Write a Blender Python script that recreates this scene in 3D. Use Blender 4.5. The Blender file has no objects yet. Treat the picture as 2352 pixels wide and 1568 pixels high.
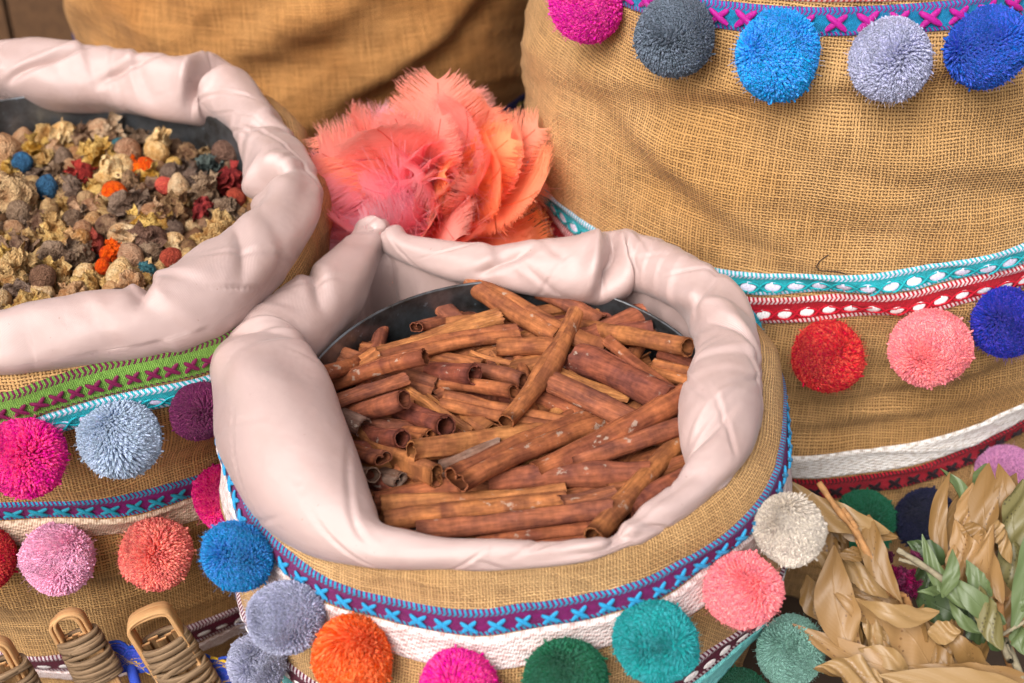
import bpy, math, random
import numpy as np
from mathutils import Vector, Matrix, Euler

# ------------------------------------------------------------------ camera, sky, sun, exposure
scene = bpy.context.scene
C = scene.collection
CAMH, PITCH, LENS = 1.0, math.radians(35.0), 50.0
cam_d = bpy.data.cameras.new("camera"); cam = bpy.data.objects.new("camera", cam_d); C.objects.link(cam)
cam.location = (0, 0, CAMH); cam.rotation_euler = (math.pi/2 - PITCH, 0, 0)
cam_d.lens = LENS; cam_d.sensor_width = 36; cam_d.clip_start = 0.02; cam_d.clip_end = 60
cam_d.dof.use_dof = True; cam_d.dof.focus_distance = 1.03; cam_d.dof.aperture_fstop = 6.3
scene.camera = cam
world = bpy.data.worlds.new("World"); scene.world = world; world.use_nodes = True
wn = world.node_tree.nodes; wl = world.node_tree.links
SUN_EL, SUN_AZ = math.radians(46), math.radians(210)     # azimuth clockwise from +Y: light comes from behind-left of the camera
sky = wn.new('ShaderNodeTexSky'); sky.sky_type = 'NISHITA'; sky.sun_disc = False
sky.sun_elevation = SUN_EL; sky.sun_rotation = SUN_AZ; sky.dust_density = 6.0; sky.air_density = 1.0; sky.ozone_density = 1.0
hsv = wn.new('ShaderNodeHueSaturation'); hsv.inputs['Saturation'].default_value = 0.35
wl.new(sky.outputs[0], hsv.inputs['Color'])
wl.new(hsv.outputs[0], wn['Background'].inputs[0]); wn['Background'].inputs[1].default_value = 0.095
sd = bpy.data.lights.new("sun", 'SUN'); sun = bpy.data.objects.new("sun", sd); C.objects.link(sun)
sd.energy = 1.5; sd.angle = math.radians(38); sd.color = (1.0, 0.97, 0.94)
sdir = Vector((math.sin(SUN_AZ)*math.cos(SUN_EL), math.cos(SUN_AZ)*math.cos(SUN_EL), math.sin(SUN_EL)))
sun.rotation_euler = sdir.to_track_quat('Z', 'Y').to_euler(); sun.location = sdir*5
scene.view_settings.view_transform = 'Standard'; scene.view_settings.look = 'None'
scene.view_settings.exposure = 0.90; scene.view_settings.gamma = 1.0
scene.view_settings.use_curve_mapping = False
scene.render.engine = 'CYCLES'; scene.cycles.use_denoising = True
scene.cycles.max_bounces = 8

# ------------------------------------------------------------------ helpers
FPX = LENS/36.0*2352.0
cp, sp = math.cos(PITCH), math.sin(PITCH)
CAM = np.array([0, 0, CAMH])
def ray(u, v):
    x = (u-1176)/FPX; y = -(v-784)/FPX
    d = np.array([x, cp+y*sp, -sp+y*cp])
    return d
def at_z(u, v, z):
    d = ray(u, v); return CAM + d*((z-CAMH)/d[2])
def at_plane(u, v, p, n):
    d = ray(u, v); return CAM + d*(np.dot(np.array(p)-CAM, n)/np.dot(d, n))
def depth(p):
    q = np.asarray(p)-CAM; return q[1]*cp - q[2]*sp
def proj(p):
    q = np.asarray(p)-CAM; dd = q[1]*cp - q[2]*sp; up = q[1]*sp + q[2]*cp
    return 1176+FPX*q[0]/dd, 784-FPX*up/dd
def px2m(px, p): return px*depth(p)/FPX
def lin(c):
    c = np.asarray(c, float); return np.where(c <= .04045, c/12.92, ((c+.055)/1.055)**2.4)
def hexc(h):
    h = h.lstrip('#'); return tuple(lin([int(h[i:i+2], 16)/255 for i in (0, 2, 4)]))+(1.0,)
RNG = np.random.default_rng(7); random.seed(7)

def mesh(name, V, F, uv=None, attr=None, smooth=True):
    """V: (n,3); F: list of faces or (m,4)/(m,3) int array; uv: per-vertex (n,2); attr: dict name->(n,)"""
    me = bpy.data.meshes.new(name)
    V = np.asarray(V, dtype=np.float32)
    if isinstance(F, np.ndarray):
        m, k = F.shape
        me.vertices.add(len(V)); me.vertices.foreach_set('co', V.ravel())
        me.loops.add(m*k); me.loops.foreach_set('vertex_index', F.astype(np.int32).ravel())
        me.polygons.add(m); me.polygons.foreach_set('loop_start', np.arange(0, m*k, k, dtype=np.int32))
        me.update(calc_edges=True)
    else:
        me.from_pydata([tuple(map(float, v)) for v in V], [], [tuple(int(i) for i in f) for f in F]); me.update()
    if uv is not None:
        li = np.empty(len(me.loops), dtype=np.int32); me.loops.foreach_get('vertex_index', li)
        ul = me.uv_layers.new(name='UVMap'); ul.data.foreach_set('uv', np.asarray(uv, dtype=np.float32)[li].ravel())
    if attr:
        for k, a in attr.items():
            at = me.attributes.new(k, 'FLOAT', 'POINT'); at.data.foreach_set('value', np.asarray(a, dtype=np.float32))
    me.polygons.foreach_set('use_smooth', np.full(len(me.polygons), smooth)); me.validate()
    return me
def obj(name, me, mat=None, parent=None, loc=None, rot=None, scale=None, slot='DATA'):
    o = bpy.data.objects.new(name, me); C.objects.link(o)
    if mat is not None:
        if slot == 'DATA':
            if len(me.materials) == 0: me.materials.append(mat)
        else:
            if len(me.materials) == 0: me.materials.append(None)
            o.material_slots[0].link = 'OBJECT'; o.material_slots[0].material = mat
    if parent is not None: o.parent = parent
    if loc is not None: o.location = loc
    if rot is not None: o.rotation_euler = rot
    if scale is not None: o.scale = scale
    return o
def thing(name, label, cat, loc=(0, 0, 0), group=None):
    o = bpy.data.objects.new(name, None); C.objects.link(o); o.location = loc; o.empty_display_size = .05
    return tag(o, label, cat, group)
def tag(o, label, cat, group=None):
    o['label'] = label; o['category'] = cat
    if group: o['group'] = group
    return o
def grid_faces(nu, nv, wrap_u=False, wrap_v=False, off=0):
    """verts index = i*nv + j"""
    iu = np.arange(nu if wrap_u else nu-1); jv = np.arange(nv if wrap_v else nv-1)
    I, J = np.meshgrid(iu, jv, indexing='ij'); I2 = (I+1) % nu; J2 = (J+1) % nv
    return (np.stack([I*nv+J, I2*nv+J, I2*nv+J2, I*nv+J2], -1).reshape(-1, 4))+off
class Waves:
    """smooth random field built from sines"""
    def __init__(s, n, freqs, seed, dim=2, decay=1.0):
        r = np.random.default_rng(seed); f = r.uniform(freqs[0], freqs[1], n)
        d = r.normal(size=(n, dim)); d /= np.linalg.norm(d, axis=1)[:, None]
        s.k = d*f[:, None]*2*np.pi; s.p = r.uniform(0, 6.28, n); s.a = (freqs[0]/f)**decay; s.a /= np.sqrt((s.a**2).sum()/2)
    def __call__(s, *xs):
        r = 0
        for k, p, a in zip(s.k, s.p, s.a):
            ph = p
            for kk, x in zip(k, xs): ph = ph + kk*x
            r = r + a*np.sin(ph)
        return r
def catmull(P, n, closed=True):
    P = np.asarray(P, float); m = len(P)
    t = np.linspace(0, m if closed else m-1, n, endpoint=not closed)
    i = np.floor(t).astype(int); f = (t-i)[:, None]
    if not closed: i = np.minimum(i, m-2); f = (t-i)[:, None]
    g = (lambda k: P[k % m]) if closed else (lambda k: P[np.clip(k, 0, m-1)])
    a, b, c, d = g(i-1), g(i), g(i+1), g(i+2)
    return .5*((2*b)+(-a+c)*f+(2*a-5*b+4*c-d)*f**2+(-a+3*b-3*c+d)*f**3), t

# ------------------------------------------------------------------ material helpers
class NT:
    def __init__(s, name):
        s.m = bpy.data.materials.new(name); s.m.use_nodes = True; s.n = s.m.node_tree.nodes; s.l = s.m.node_tree.links
        s.b = s.n['Principled BSDF']
    def new(s, t, **kw):
        n = s.n.new(t)
        for k, v in kw.items(): setattr(n, k, v)
        return n
    def set(s, inp, v):
        if isinstance(v, bpy.types.NodeSocket): s.l.new(v, inp)
        elif v is not None: inp.default_value = v
    def m_(s, op, a, b=None, c=None, clamp=False):
        n = s.new('ShaderNodeMath', operation=op, use_clamp=clamp); s.set(n.inputs[0], a)
        if b is not None: s.set(n.inputs[1], b)
        if c is not None: s.set(n.inputs[2], c)
        return n.outputs[0]
    def uv(s):
        n = s.new('ShaderNodeTexCoord'); x = s.new('ShaderNodeSeparateXYZ'); s.l.new(n.outputs['UV'], x.inputs[0])
        return x.outputs[0], x.outputs[1]
    def comb(s, x, y, z=0.0):
        n = s.new('ShaderNodeCombineXYZ'); s.set(n.inputs[0], x); s.set(n.inputs[1], y); s.set(n.inputs[2], z); return n.outputs[0]
    def objco(s): return s.new('ShaderNodeTexCoord').outputs['Object']
    def noise(s, vec, scale, detail=2.0, rough=.5, dist=0.0):
        n = s.new('ShaderNodeTexNoise'); s.set(n.inputs['Vector'], vec); n.inputs['Scale'].default_value = scale
        n.inputs['Detail'].default_value = detail; n.inputs['Roughness'].default_value = rough; n.inputs['Distortion'].default_value = dist
        return n.outputs['Fac']
    def map(s, v, a, b, c=0.0, d=1.0, smooth=False):
        n = s.new('ShaderNodeMapRange'); n.interpolation_type = 'SMOOTHSTEP' if smooth else 'LINEAR'
        s.set(n.inputs[0], v)
        for i, x in zip((1, 2, 3, 4), (a, b, c, d)): n.inputs[i].default_value = x
        return n.outputs[0]
    def mix(s, f, a, b, mode='MIX'):
        n = s.new('ShaderNodeMix', data_type='RGBA', blend_type=mode); s.set(n.inputs[0], f); s.set(n.inputs[6], a); s.set(n.inputs[7], b)
        return n.outputs[2]
    def hsv(s, col, h=.5, sat=1.0, val=1.0):
        n = s.new('ShaderNodeHueSaturation'); s.set(n.inputs['Color'], col); s.set(n.inputs['Hue'], h); s.set(n.inputs['Saturation'], sat); s.set(n.inputs['Value'], val)
        return n.outputs[0]
    def bump(s, h, strength=.5, dist=.001, normal=None):
        n = s.new('ShaderNodeBump'); n.inputs['Strength'].default_value = strength; n.inputs['Distance'].default_value = dist
        s.set(n.inputs['Height'], h)
        if normal is not None: s.l.new(normal, n.inputs['Normal'])
        return n.outputs[0]
    def attr(s, name):
        n = s.new('ShaderNodeAttribute'); n.attribute_name = name; return n.outputs['Fac']
    def rand(s): return s.new('ShaderNodeObjectInfo').outputs['Random']
    def out(s, col=None, rough=None, normal=None, sheen=None, spec=None, sub=None, metal=None, sheen_rough=None, trans=None):
        b = s.b
        s.set(b.inputs['Base Color'], col); s.set(b.inputs['Roughness'], rough); s.set(b.inputs['Normal'], normal)
        s.set(b.inputs['Sheen Weight'], sheen); s.set(b.inputs['Sheen Roughness'], sheen_rough); s.set(b.inputs['Specular IOR Level'], spec); s.set(b.inputs['Metallic'], metal)
        if trans is not None:
            t = s.new('ShaderNodeBsdfTranslucent'); s.set(t.inputs[0], col); mx = s.new('ShaderNodeMixShader'); mx.inputs[0].default_value = trans
            s.l.new(b.outputs[0], mx.inputs[1]); s.l.new(t.outputs[0], mx.inputs[2]); s.l.new(mx.outputs[0], s.n['Material Output'].inputs[0])
        return s.m

def burlap_mat(name, thread=hexc('#c89e6a'), gap=hexc('#50331a'), pitch=.0025, tint=hexc('#b78a54')):
    t = NT(name); u, v = t.uv()
    wob = t.noise(t.comb(u, v), 14, 2); wob = t.m_('MULTIPLY', t.m_('SUBTRACT', wob, .5), .008)
    wob2 = t.noise(t.comb(v, u, 3.3), 11, 2); wob2 = t.m_('MULTIPLY', t.m_('SUBTRACT', wob2, .5), .008)
    fu = t.m_('DIVIDE', t.m_('ADD', u, wob2), pitch); fv = t.m_('DIVIDE', t.m_('ADD', v, wob), pitch)
    cu = t.m_('ABSOLUTE', t.m_('SINE', t.m_('MULTIPLY', fu, math.pi))); cv = t.m_('ABSOLUTE', t.m_('SINE', t.m_('MULTIPLY', fv, math.pi)))
    par = t.m_('MODULO', t.m_('ABSOLUTE', t.m_('ADD', t.m_('FLOOR', fu), t.m_('FLOOR', fv))), 2.0)
    # per-thread thickness
    nu = t.noise(t.comb(t.m_('MULTIPLY', t.m_('FLOOR', fu), 7.13), t.m_('MULTIPLY', v, 25)), 1.0, 2)
    nv = t.noise(t.comb(t.m_('MULTIPLY', t.m_('FLOOR', fv), 5.71), t.m_('MULTIPLY', u, 25), 9.0), 1.0, 2)
    warp = t.m_('MULTIPLY', cu, t.m_('ADD', t.m_('MULTIPLY', par, .45), t.map(nu, .3, .7, .36, .9)))
    weft = t.m_('MULTIPLY', cv, t.m_('ADD', t.m_('MULTIPLY', t.m_('SUBTRACT', 1.0, par), .45), t.map(nv, .3, .7, .36, .9)))
    h = t.m_('MAXIMUM', warp, weft)
    hole = t.map(h, .35, .68, 0, 1, True)
    iswarp = t.m_('GREATER_THAN', warp, weft)
    var = t.m_('ADD', t.m_('MULTIPLY', iswarp, nu), t.m_('MULTIPLY', t.m_('SUBTRACT', 1.0, iswarp), nv))
    fib = t.noise(t.comb(u, v), 900, 2)
    big = t.noise(t.comb(u, v), 7, 3)
    col = t.mix(t.map(big, .35, .65), thread, tint)
    col = t.hsv(col, .5, 1.0, t.m_('MULTIPLY', t.map(var, .3, .7, .84, 1.14), t.map(fib, .3, .7, .8, 1.18)))
    col = t.mix(hole, gap, col)
    hh = t.m_('ADD', h, t.m_('MULTIPLY', fib, .25))
    return t.out(col, .9, t.bump(hh, .8, .0012), sheen=.05, sheen_rough=.5, spec=.1)

def satin_mat(name, col=hexc('#b99f99')):
    t = NT(name); u, v = t.uv()
    tw = t.m_('SINE', t.m_('MULTIPLY', t.m_('ADD', u, v), 2*math.pi/.0011)); tw2 = t.m_('SINE', t.m_('MULTIPLY', t.m_('SUBTRACT', u, v), 2*math.pi/.0013))
    soft = t.noise(t.comb(u, v), 30, 3, .55); grime = t.noise(t.comb(u, v, 4.0), 16, 4, .6)
    c = t.mix(t.map(grime, .5, .8), col, hexc('#b0928a'))
    spk = t.noise(t.comb(t.m_('MULTIPLY', u, 2.2), v, 8.0), 240, 1); c = t.mix(t.map(spk, .76, .80, 0, .55), c, hexc('#8a6450'))
    n1 = t.bump(soft, .30, .005); n2 = t.bump(t.m_('ADD', tw, tw2), .25, .0003, n1)
    tg = t.new('ShaderNodeTangent', direction_type='UV_MAP'); t.l.new(tg.outputs[0], t.b.inputs['Tangent']); t.b.inputs['Anisotropic'].default_value = .6
    return t.out(c, t.map(grime, .3, .7, .27, .36), n2, sheen=.15, sheen_rough=.3, spec=.62)

def yarn_mat(name, h, fuzz=.08):
    t = NT(name); r = t.attr('rnd'); fib = t.noise(t.objco(), 900, 2)
    hc = np.array(hexc(h)); hc[:3] = hc[:3]*.93+.07*hc[:3].max()+.015; hc = tuple(map(float, hc))
    c = t.hsv(hc, t.map(r, 0, 1, .49, .51), t.map(r, 0, 1, 1.12, 1.0), t.m_('MULTIPLY', t.map(r, 0, 1, 1.05, 1.5), t.map(fib, .3, .7, .86, 1.12)))
    return t.out(c, .85, t.bump(fib, .4, .0008), sheen=fuzz, sheen_rough=.5, spec=.1, trans=.3)

def thread_mat(name, h, rough=.55):
    t = NT(name); n = t.noise(t.objco(), 700, 2)
    c = t.hsv(hexc(h), .5, 1.0, t.map(n, .3, .7, .78, 1.2))
    return t.out(c, rough, t.bump(n, .5, .0005), sheen=.08, spec=.2)

def band_mat(name, base, edge, pitch=.0034, top=.24, bot=.80, mid=None, ribs=9):
    """woven ribbon: u metres along, v 0 (top) .. 1 (bottom); two-tone chevron cords along both edges"""
    t = NT(name); u, v = t.uv(); base = hexc(base); edge = hexc(edge)
    istop = t.m_('LESS_THAN', v, top); isbot = t.m_('GREATER_THAN', v, bot)
    vt = t.m_('DIVIDE', v, top); vb = t.m_('DIVIDE', t.m_('SUBTRACT', v, bot), 1-bot)
    vv = t.m_('ADD', t.m_('MULTIPLY', istop, vt), t.m_('MULTIPLY', isbot, vb))
    zig = t.m_('ABSOLUTE', t.m_('SUBTRACT', vv, .5))
    ph = t.m_('FRACT', t.m_('ADD', t.m_('DIVIDE', u, pitch), zig))
    st = t.map(t.m_('ABSOLUTE', t.m_('SUBTRACT', ph, .5)), .22, .28)
    isedge = t.m_('ADD', istop, isbot)
    c = t.mix(t.m_('MULTIPLY', isedge, st), base, edge)
    if mid: # two-tone fine body
        bx = t.m_('SINE', t.m_('MULTIPLY', u, 2*math.pi/.0016)); by = t.m_('SINE', t.m_('MULTIPLY', v, 2*math.pi*7))
        c = t.mix(t.m_('MULTIPLY', t.m_('SUBTRACT', 1.0, isedge), t.map(t.m_('MULTIPLY', bx, by), -.1, .4, 0, .8)), c, hexc(mid))
    knit = t.m_('MULTIPLY', t.m_('SINE', t.m_('ADD', t.m_('MULTIPLY', u, 2*math.pi/.0012), t.m_('MULTIPLY', v, 9))), t.m_('SINE', t.m_('MULTIPLY', v, math.pi*2*ribs)))
    ns = t.noise(t.comb(u, t.m_('MULTIPLY', v, .02)), 350, 3); lo = t.noise(t.comb(u, t.m_('MULTIPLY', v, .02), 5.0), 40, 2)
    c = t.hsv(c, .5, 1.0, t.m_('MULTIPLY', t.m_('MULTIPLY', t.map(ns, .25, .75, .72, 1.22), t.map(knit, -1, 1, .85, 1.12)), t.map(lo, .3, .7, .88, 1.1)))
    return t.out(c, .6, t.bump(t.m_('ADD', knit, t.m_('MULTIPLY', ns, .8)), .7, .0007), sheen=.08, spec=.2)

def lace_mat(name, base, dark):
    t = NT(name); u, v = t.uv()
    k1 = t.m_('SINE', t.m_('ADD', t.m_('MULTIPLY', u, 2*math.pi/.0020), t.m_('MULTIPLY', v, 22)))
    k2 = t.m_('SINE', t.m_('SUBTRACT', t.m_('MULTIPLY', u, 2*math.pi/.0105), t.m_('MULTIPLY', v, 7.0)))
    k3 = t.m_('SINE', t.m_('MULTIPLY', v, 2*math.pi*8))
    ns = t.noise(t.comb(u, t.m_('MULTIPLY', v, .025)), 220, 4, .6)
    f = t.m_('ADD', t.m_('ADD', t.m_('MULTIPLY', k1, .25), t.m_('MULTIPLY', t.m_('MULTIPLY', k2, k3), .45)), t.m_('MULTIPLY', t.m_('SUBTRACT', ns, .5), 2.6))
    c = t.mix(t.map(f, -.75, .25), hexc(dark), hexc(base))
    return t.out(c, .65, t.bump(f, .7, .0009), sheen=.08, spec=.2)

MAT = {}
MAT['burlap'] = burlap_mat('burlap')
MAT['burlap_dark'] = burlap_mat('burlap_orange', hexc('#c6935a'), hexc('#502f18'), .0027, hexc('#b47c44'))
MAT['burlap_fine'] = burlap_mat('burlap_fine', hexc('#d0a876'), hexc('#704a28'), .0021, hexc('#c29662'))
MAT['satin'] = satin_mat('satin_lining')
_y = {}
def yarn(h):
    if h not in _y: _y[h] = yarn_mat('yarn_'+h[1:], h)
    return _y[h]
_t = {}
def thr(h):
    if h not in _t: _t[h] = thread_mat('thread_'+h[1:], h)
    return _t[h]
# ------------------------------------------------------------------ ground and back wall
def plain(name, col, rough=.9, scale=6):
    t = NT(name); n = t.noise(t.objco(), scale, 5, .6); c = t.hsv(hexc(col), .5, 1.0, t.map(n, .3, .7, .7, 1.25)); return t.out(c, rough, t.bump(n, .4, .01))
V = [(-8, -3, 0), (8, -3, 0), (8, 9, 0), (-8, 9, 0)]
g = obj('ground', mesh('ground', V, [(0, 1, 2, 3)], smooth=False), plain('ground_dirt', '#3c2c1e', .95, 9)); g['kind'] = 'structure'

# ------------------------------------------------------------------ sacks
class Sack:
    def __init__(s, name, label, centre, prof, seed, roll=None, rollz=None, lean=(0, 0), wr=.004, top=None, mat='burlap', folds=(), hug=0.0):
        s.cx, s.cy = centre; s.pz = np.array([p[0] for p in prof]); s.pr = np.array([p[1] for p in prof]); s.lean = lean
        s.root = thing(name, label, 'sack', (s.cx, s.cy, 0)); s.name = name; s.wr = wr; s.folds = folds; s.hug = hug
        s.w1 = Waves(10, (2.0, 5.0), seed, 2, .7); s.w2 = Waves(14, (5.0, 14.0), seed+1, 2, .8); s.w3 = Waves(8, (8, 22), seed+2, 2, .6)
        s.top = top; s.roll = None; s.mat = mat
        if roll: s.set_roll(roll, rollz)
    # --- lining roll traced as (outer edge, inner edge) pairs; a round cross-section keeps its true thickness from any side
    def set_roll(s, pairs, rz):
        P = []
        for (ou, ov, iu, iv) in pairs:
            mu, mv = (ou+iu)/2, (ov+iv)/2
            p = at_plane(mu, mv, (0, 0, rz[0]), np.array([-rz[1], -rz[2], 1.0]))
            r = math.hypot(ou-iu, ov-iv)/2*depth(p)/FPX
            P.append([*p, r])
        Q, t = catmull(P, 1000); s.roll = Q; s.roll_t = t
        th = np.arctan2(Q[:, 1]-s.cy, Q[:, 0]-s.cx); rr = np.hypot(Q[:, 1]-s.cy, Q[:, 0]-s.cx)
        o = np.argsort(th); th, rr, zz, rad = th[o], rr[o], Q[o, 2], Q[o, 3]
        s.rt = np.concatenate([th-2*np.pi, th, th+2*np.pi]); s.rr = np.tile(rr, 3); s.rzz = np.tile(zz, 3); s.rrad = np.tile(rad, 3)
    def topz(s, th): return np.interp(th, s.rt, s.rzz) if s.roll is not None else np.full_like(np.asarray(th, float), s.top)
    def R(s, th, z, deform=True):
        th = np.asarray(th, float); z = np.asarray(z, float)
        r = np.interp(z, s.pz, s.pr)
        c, sn = np.cos(th), np.sin(th)
        if deform:
            a = s.wr
            r = r + a*1.0*s.w1(np.cos(th)*.35+z*.3, np.sin(th)*.35+z*1.6) + a*.55*s.w2(c*.25+z*.4, sn*.25+z*1.5)
            q = s.w3(c*.12+.5*z, sn*.12+z*1.3); r = r + a*.5*(1-np.abs(np.clip(q, -1.4, 1.4)))**2*np.sign(1-np.abs(q))
            for (t0, z0, dt, slope, w, amp) in s.folds:
                dth = (th-t0+np.pi) % (2*np.pi)-np.pi
                dz = z-z0-slope*dth*.25
                r = r + amp*(np.exp(-(dz/w)**2)-.8*np.exp(-((dz+1.6*w)/w)**2))*np.exp(-(dth/dt)**2)
        if s.roll is not None:
            zt = np.interp(th, s.rt, s.rzz); rt = np.interp(th, s.rt, s.rr); rd = np.interp(th, s.rt, s.rrad)
            if s.hug:
                kk = np.clip((z-(zt-.16))/.12, 0, 1); kk = kk*kk*(3-2*kk)
                r = r+kk*np.maximum(rt+s.hug*rd-r, 0)
            h = .040; k = np.clip((z-(zt-h))/h, 0, 1)
            r = np.where(k > 0, rt+(r-rt)*np.sqrt(np.maximum(1-k**2.4, 0)), r)
        return r
    def centre(s, z): return s.cx+s.lean[0]*z, s.cy+s.lean[1]*z
    def point(s, th, z, off=0.0):
        r = s.R(th, z)+off; cx, cy = s.centre(z)
        return np.stack([cx+r*np.cos(th), cy+r*np.sin(th), z+0*r], -1)
    def hit(s, u, v, off=0.0):
        d = ray(u, v); d = d/np.linalg.norm(d); t = np.arange(.5, 2.6, .001); P = CAM+d*t[:, None]
        cx, cy = s.centre(P[:, 2]); th = np.arctan2(P[:, 1]-cy, P[:, 0]-cx)
        g = np.hypot(P[:, 0]-cx, P[:, 1]-cy)-s.R(th, P[:, 2])-off
        ok = (P[:, 2] < s.topz(th)+.05) & (P[:, 2] > -.05); g = np.where(ok, g, 9.0)
        i = np.argmax(g < 0) if (g < 0).any() else np.argmin(g)
        return th[i], P[i, 2], P[i]
    def build(s):
        nth, nz = 420, 150
        th = np.linspace(-np.pi, np.pi, nth, endpoint=False); zt = s.topz(th)
        k = np.concatenate([np.linspace(0, .8, 100, endpoint=False), 1-.2*(1-np.linspace(0, 1, 50))**1.6])
        TH, K = np.meshgrid(th, k, indexing='ij'); Z = .002+(zt[:, None]-.002)*K
        P = s.point(TH, Z); P = P-np.array([s.cx, s.cy, 0])
        arc = np.concatenate([np.zeros((nth, 1)), np.cumsum(np.linalg.norm(np.diff(P, axis=1), axis=2), axis=1)], axis=1)
        arc = arc.mean(0)[None, :]+0*TH
        rm = s.pr.max(); U = TH*rm
        # duplicate seam column at the far side (theta = pi) so the weave UV does not smear
        P = np.concatenate([P, P[:1]]); U = np.concatenate([U, U[:1]+2*np.pi*rm]); arc = np.concatenate([arc, arc[:1]])
        body = obj('burlap_body', mesh(s.name+'_body', P.reshape(-1, 3), grid_faces(nth+1, len(k)), uv=np.stack([U, arc], -1).reshape(-1, 2)), MAT[s.mat], s.root)
        s.body = body
        return body
    def lining(s, creases, seed, tinc, tinr, deep=.10):
        Q = s.roll; n = len(Q); m = 84
        T = np.roll(Q[:, :3], -1, 0)-np.roll(Q[:, :3], 1, 0); T /= np.linalg.norm(T, axis=1)[:, None]
        N = np.cross(T, [0, 0, 1]); N /= np.linalg.norm(N, axis=1)[:, None]
        out = Q[:, :3]-np.array([s.cx, s.cy, 0]); sg = np.sign((N[:, :2]*out[:, :2]).sum(1)); N *= sg[:, None]
        B = np.array([0, 0, 1.0])[None, :]-T*T[:, 2:3]; B /= np.linalg.norm(B, axis=1)[:, None]
        ds = np.linalg.norm(np.diff(np.vstack([Q[:, :3], Q[:1, :3]]), axis=0), axis=1); S = np.concatenate([[0], np.cumsum(ds)[:-1]]); L = ds.sum()
        phi = np.linspace(0, 2*np.pi, m, endpoint=False)
        A = Q[:, 3].mean()*phi
        SS, PH = np.meshgrid(S, phi, indexing='ij'); rad = Q[:, 3][:, None]+0*PH
        r = np.random.default_rng(seed)
        d = np.zeros_like(SS)
        ang = SS/L*2*np.pi
        d += .0009*Waves(12, (1.0, 3), seed, 4, .7)(np.cos(ang), np.sin(ang), np.cos(PH)*.4, np.sin(PH)*.4)
        # pinches and creases: (control index, phi centre, depth, width, skew, phi half-length)
        def crease(s0, ph0, dep, w, skew, hl, ridge=.5):
            ds_ = (SS-s0+L/2) % L-L/2; dp = (PH-ph0+np.pi) % (2*np.pi)-np.pi
            q = ds_-skew*dp*rad; ridge = ridge*.45
            return dep*(-np.exp(-np.abs(q/w)**1.25)+ridge*np.exp(-((q-1.9*w)/(1.2*w))**2)+ridge*.6*np.exp(-((q+1.9*w)/(1.2*w))**2))*np.exp(-(dp/hl)**4)
        for (ci, ph0, dep, w, skew, hl) in creases:
            s0 = np.interp(ci, s.roll_t, S); d += crease(s0, ph0, dep, w, skew, hl)
        for _ in range(44):
            d += crease(r.uniform(0, L), r.uniform(-.6, 3.3), r.uniform(.0005, .0018), r.uniform(.0014, .0042), r.choice([-1, 1])*r.uniform(.5, 2.0), r.uniform(.3, 1.0), .9)
        pw = 2.1+.75*(1+np.tanh(1.5*Waves(6, (.4, 1.2), seed+41, 2, .5)(np.cos(ang), np.sin(ang)))); ro = .5*Waves(5, (.3, .9), seed+43, 2, .5)(np.cos(ang), np.sin(ang))
        cs, sn = np.abs(np.cos(PH+ro)), np.abs(np.sin(PH+ro)); sq = (cs**pw+sn**pw)**(-1/pw)
        # shallow drape folds, strongest beside the pinches
        ph2 = (SS/.030+.9*PH*rad/.030+1.6*Waves(6, (.5, 1.5), seed+47, 2, .6)(np.cos(ang), np.sin(ang)))*2*np.pi*.5
        saw = np.sin(ph2+.7*np.sin(ph2)); near = np.exp(-np.maximum(np.minimum.reduce([np.abs((SS-np.interp(c_[0], s.roll_t, S)+L/2) % L-L/2) for c_ in creases])-.01, 0)/.03)
        rr = np.maximum(rad*.95*sq+d+.0011*saw*near*(1+.5*np.sin(PH)), rad*.35)
        P = Q[:, None, :3]+rr[..., None]*(np.cos(PH)[..., None]*N[:, None]+np.sin(PH)[..., None]*B[:, None])
        P[..., 2] = np.where(np.sin(PH) < 0, P[..., 2], P[..., 2])
        V1 = P.reshape(-1, 3); F1 = grid_faces(n, m, True, True); U1 = np.stack([SS, PH*rad], -1).reshape(-1, 2)
        # inner wall of the lining hanging from the roll into the sack
        kk = np.linspace(0, 1, 12); Cn = np.array([s.cx, s.cy])
        W = []
        for k in kk:
            c = Q[:, :3].copy(); inn = N[:, :2]; rad_in = Q[:, 3]*.55*(1-k*.5)
            c[:, :2] -= inn*rad_in[:, None]*(1-k)+inn*0.004*k; c[:, 2] -= deep*k+Q[:, 3]*.2
            c[:, :2] += inn*(.002*np.sin(S*260+k*4)*k)[:, None]
            v2 = c[:, :2]-Cn; rr2 = np.linalg.norm(v2, axis=1); lim = s.R(np.arctan2(v2[:, 1], v2[:, 0]), c[:, 2])-.006
            c[:, :2] = Cn+v2*(np.minimum(rr2, np.maximum(lim, .05))/rr2)[:, None]
            v3 = c[:, :2]-np.array(tinc); r3 = np.linalg.norm(v3, axis=1); c[:, :2] = np.array(tinc)+v3*(np.maximum(r3, tinr+.005)/r3)[:, None]
            W.append(c)
        W = np.stack(W, 1); V2 = W.reshape(-1, 3); U2 = np.stack([SS[:, :1]+0*kk[None, :], kk[None, :]*deep+0*SS[:, :1]], -1).reshape(-1, 2)
        F2 = grid_faces(n, 12, True, False, len(V1))
        me = mesh(s.name+'_lining', np.vstack([V1, V2])-np.array([s.cx, s.cy, 0]), np.vstack([F1, F2]), uv=np.vstack([U1, U2]))
        return obj('satin_lining', me, MAT['satin'], s.root)
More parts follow.
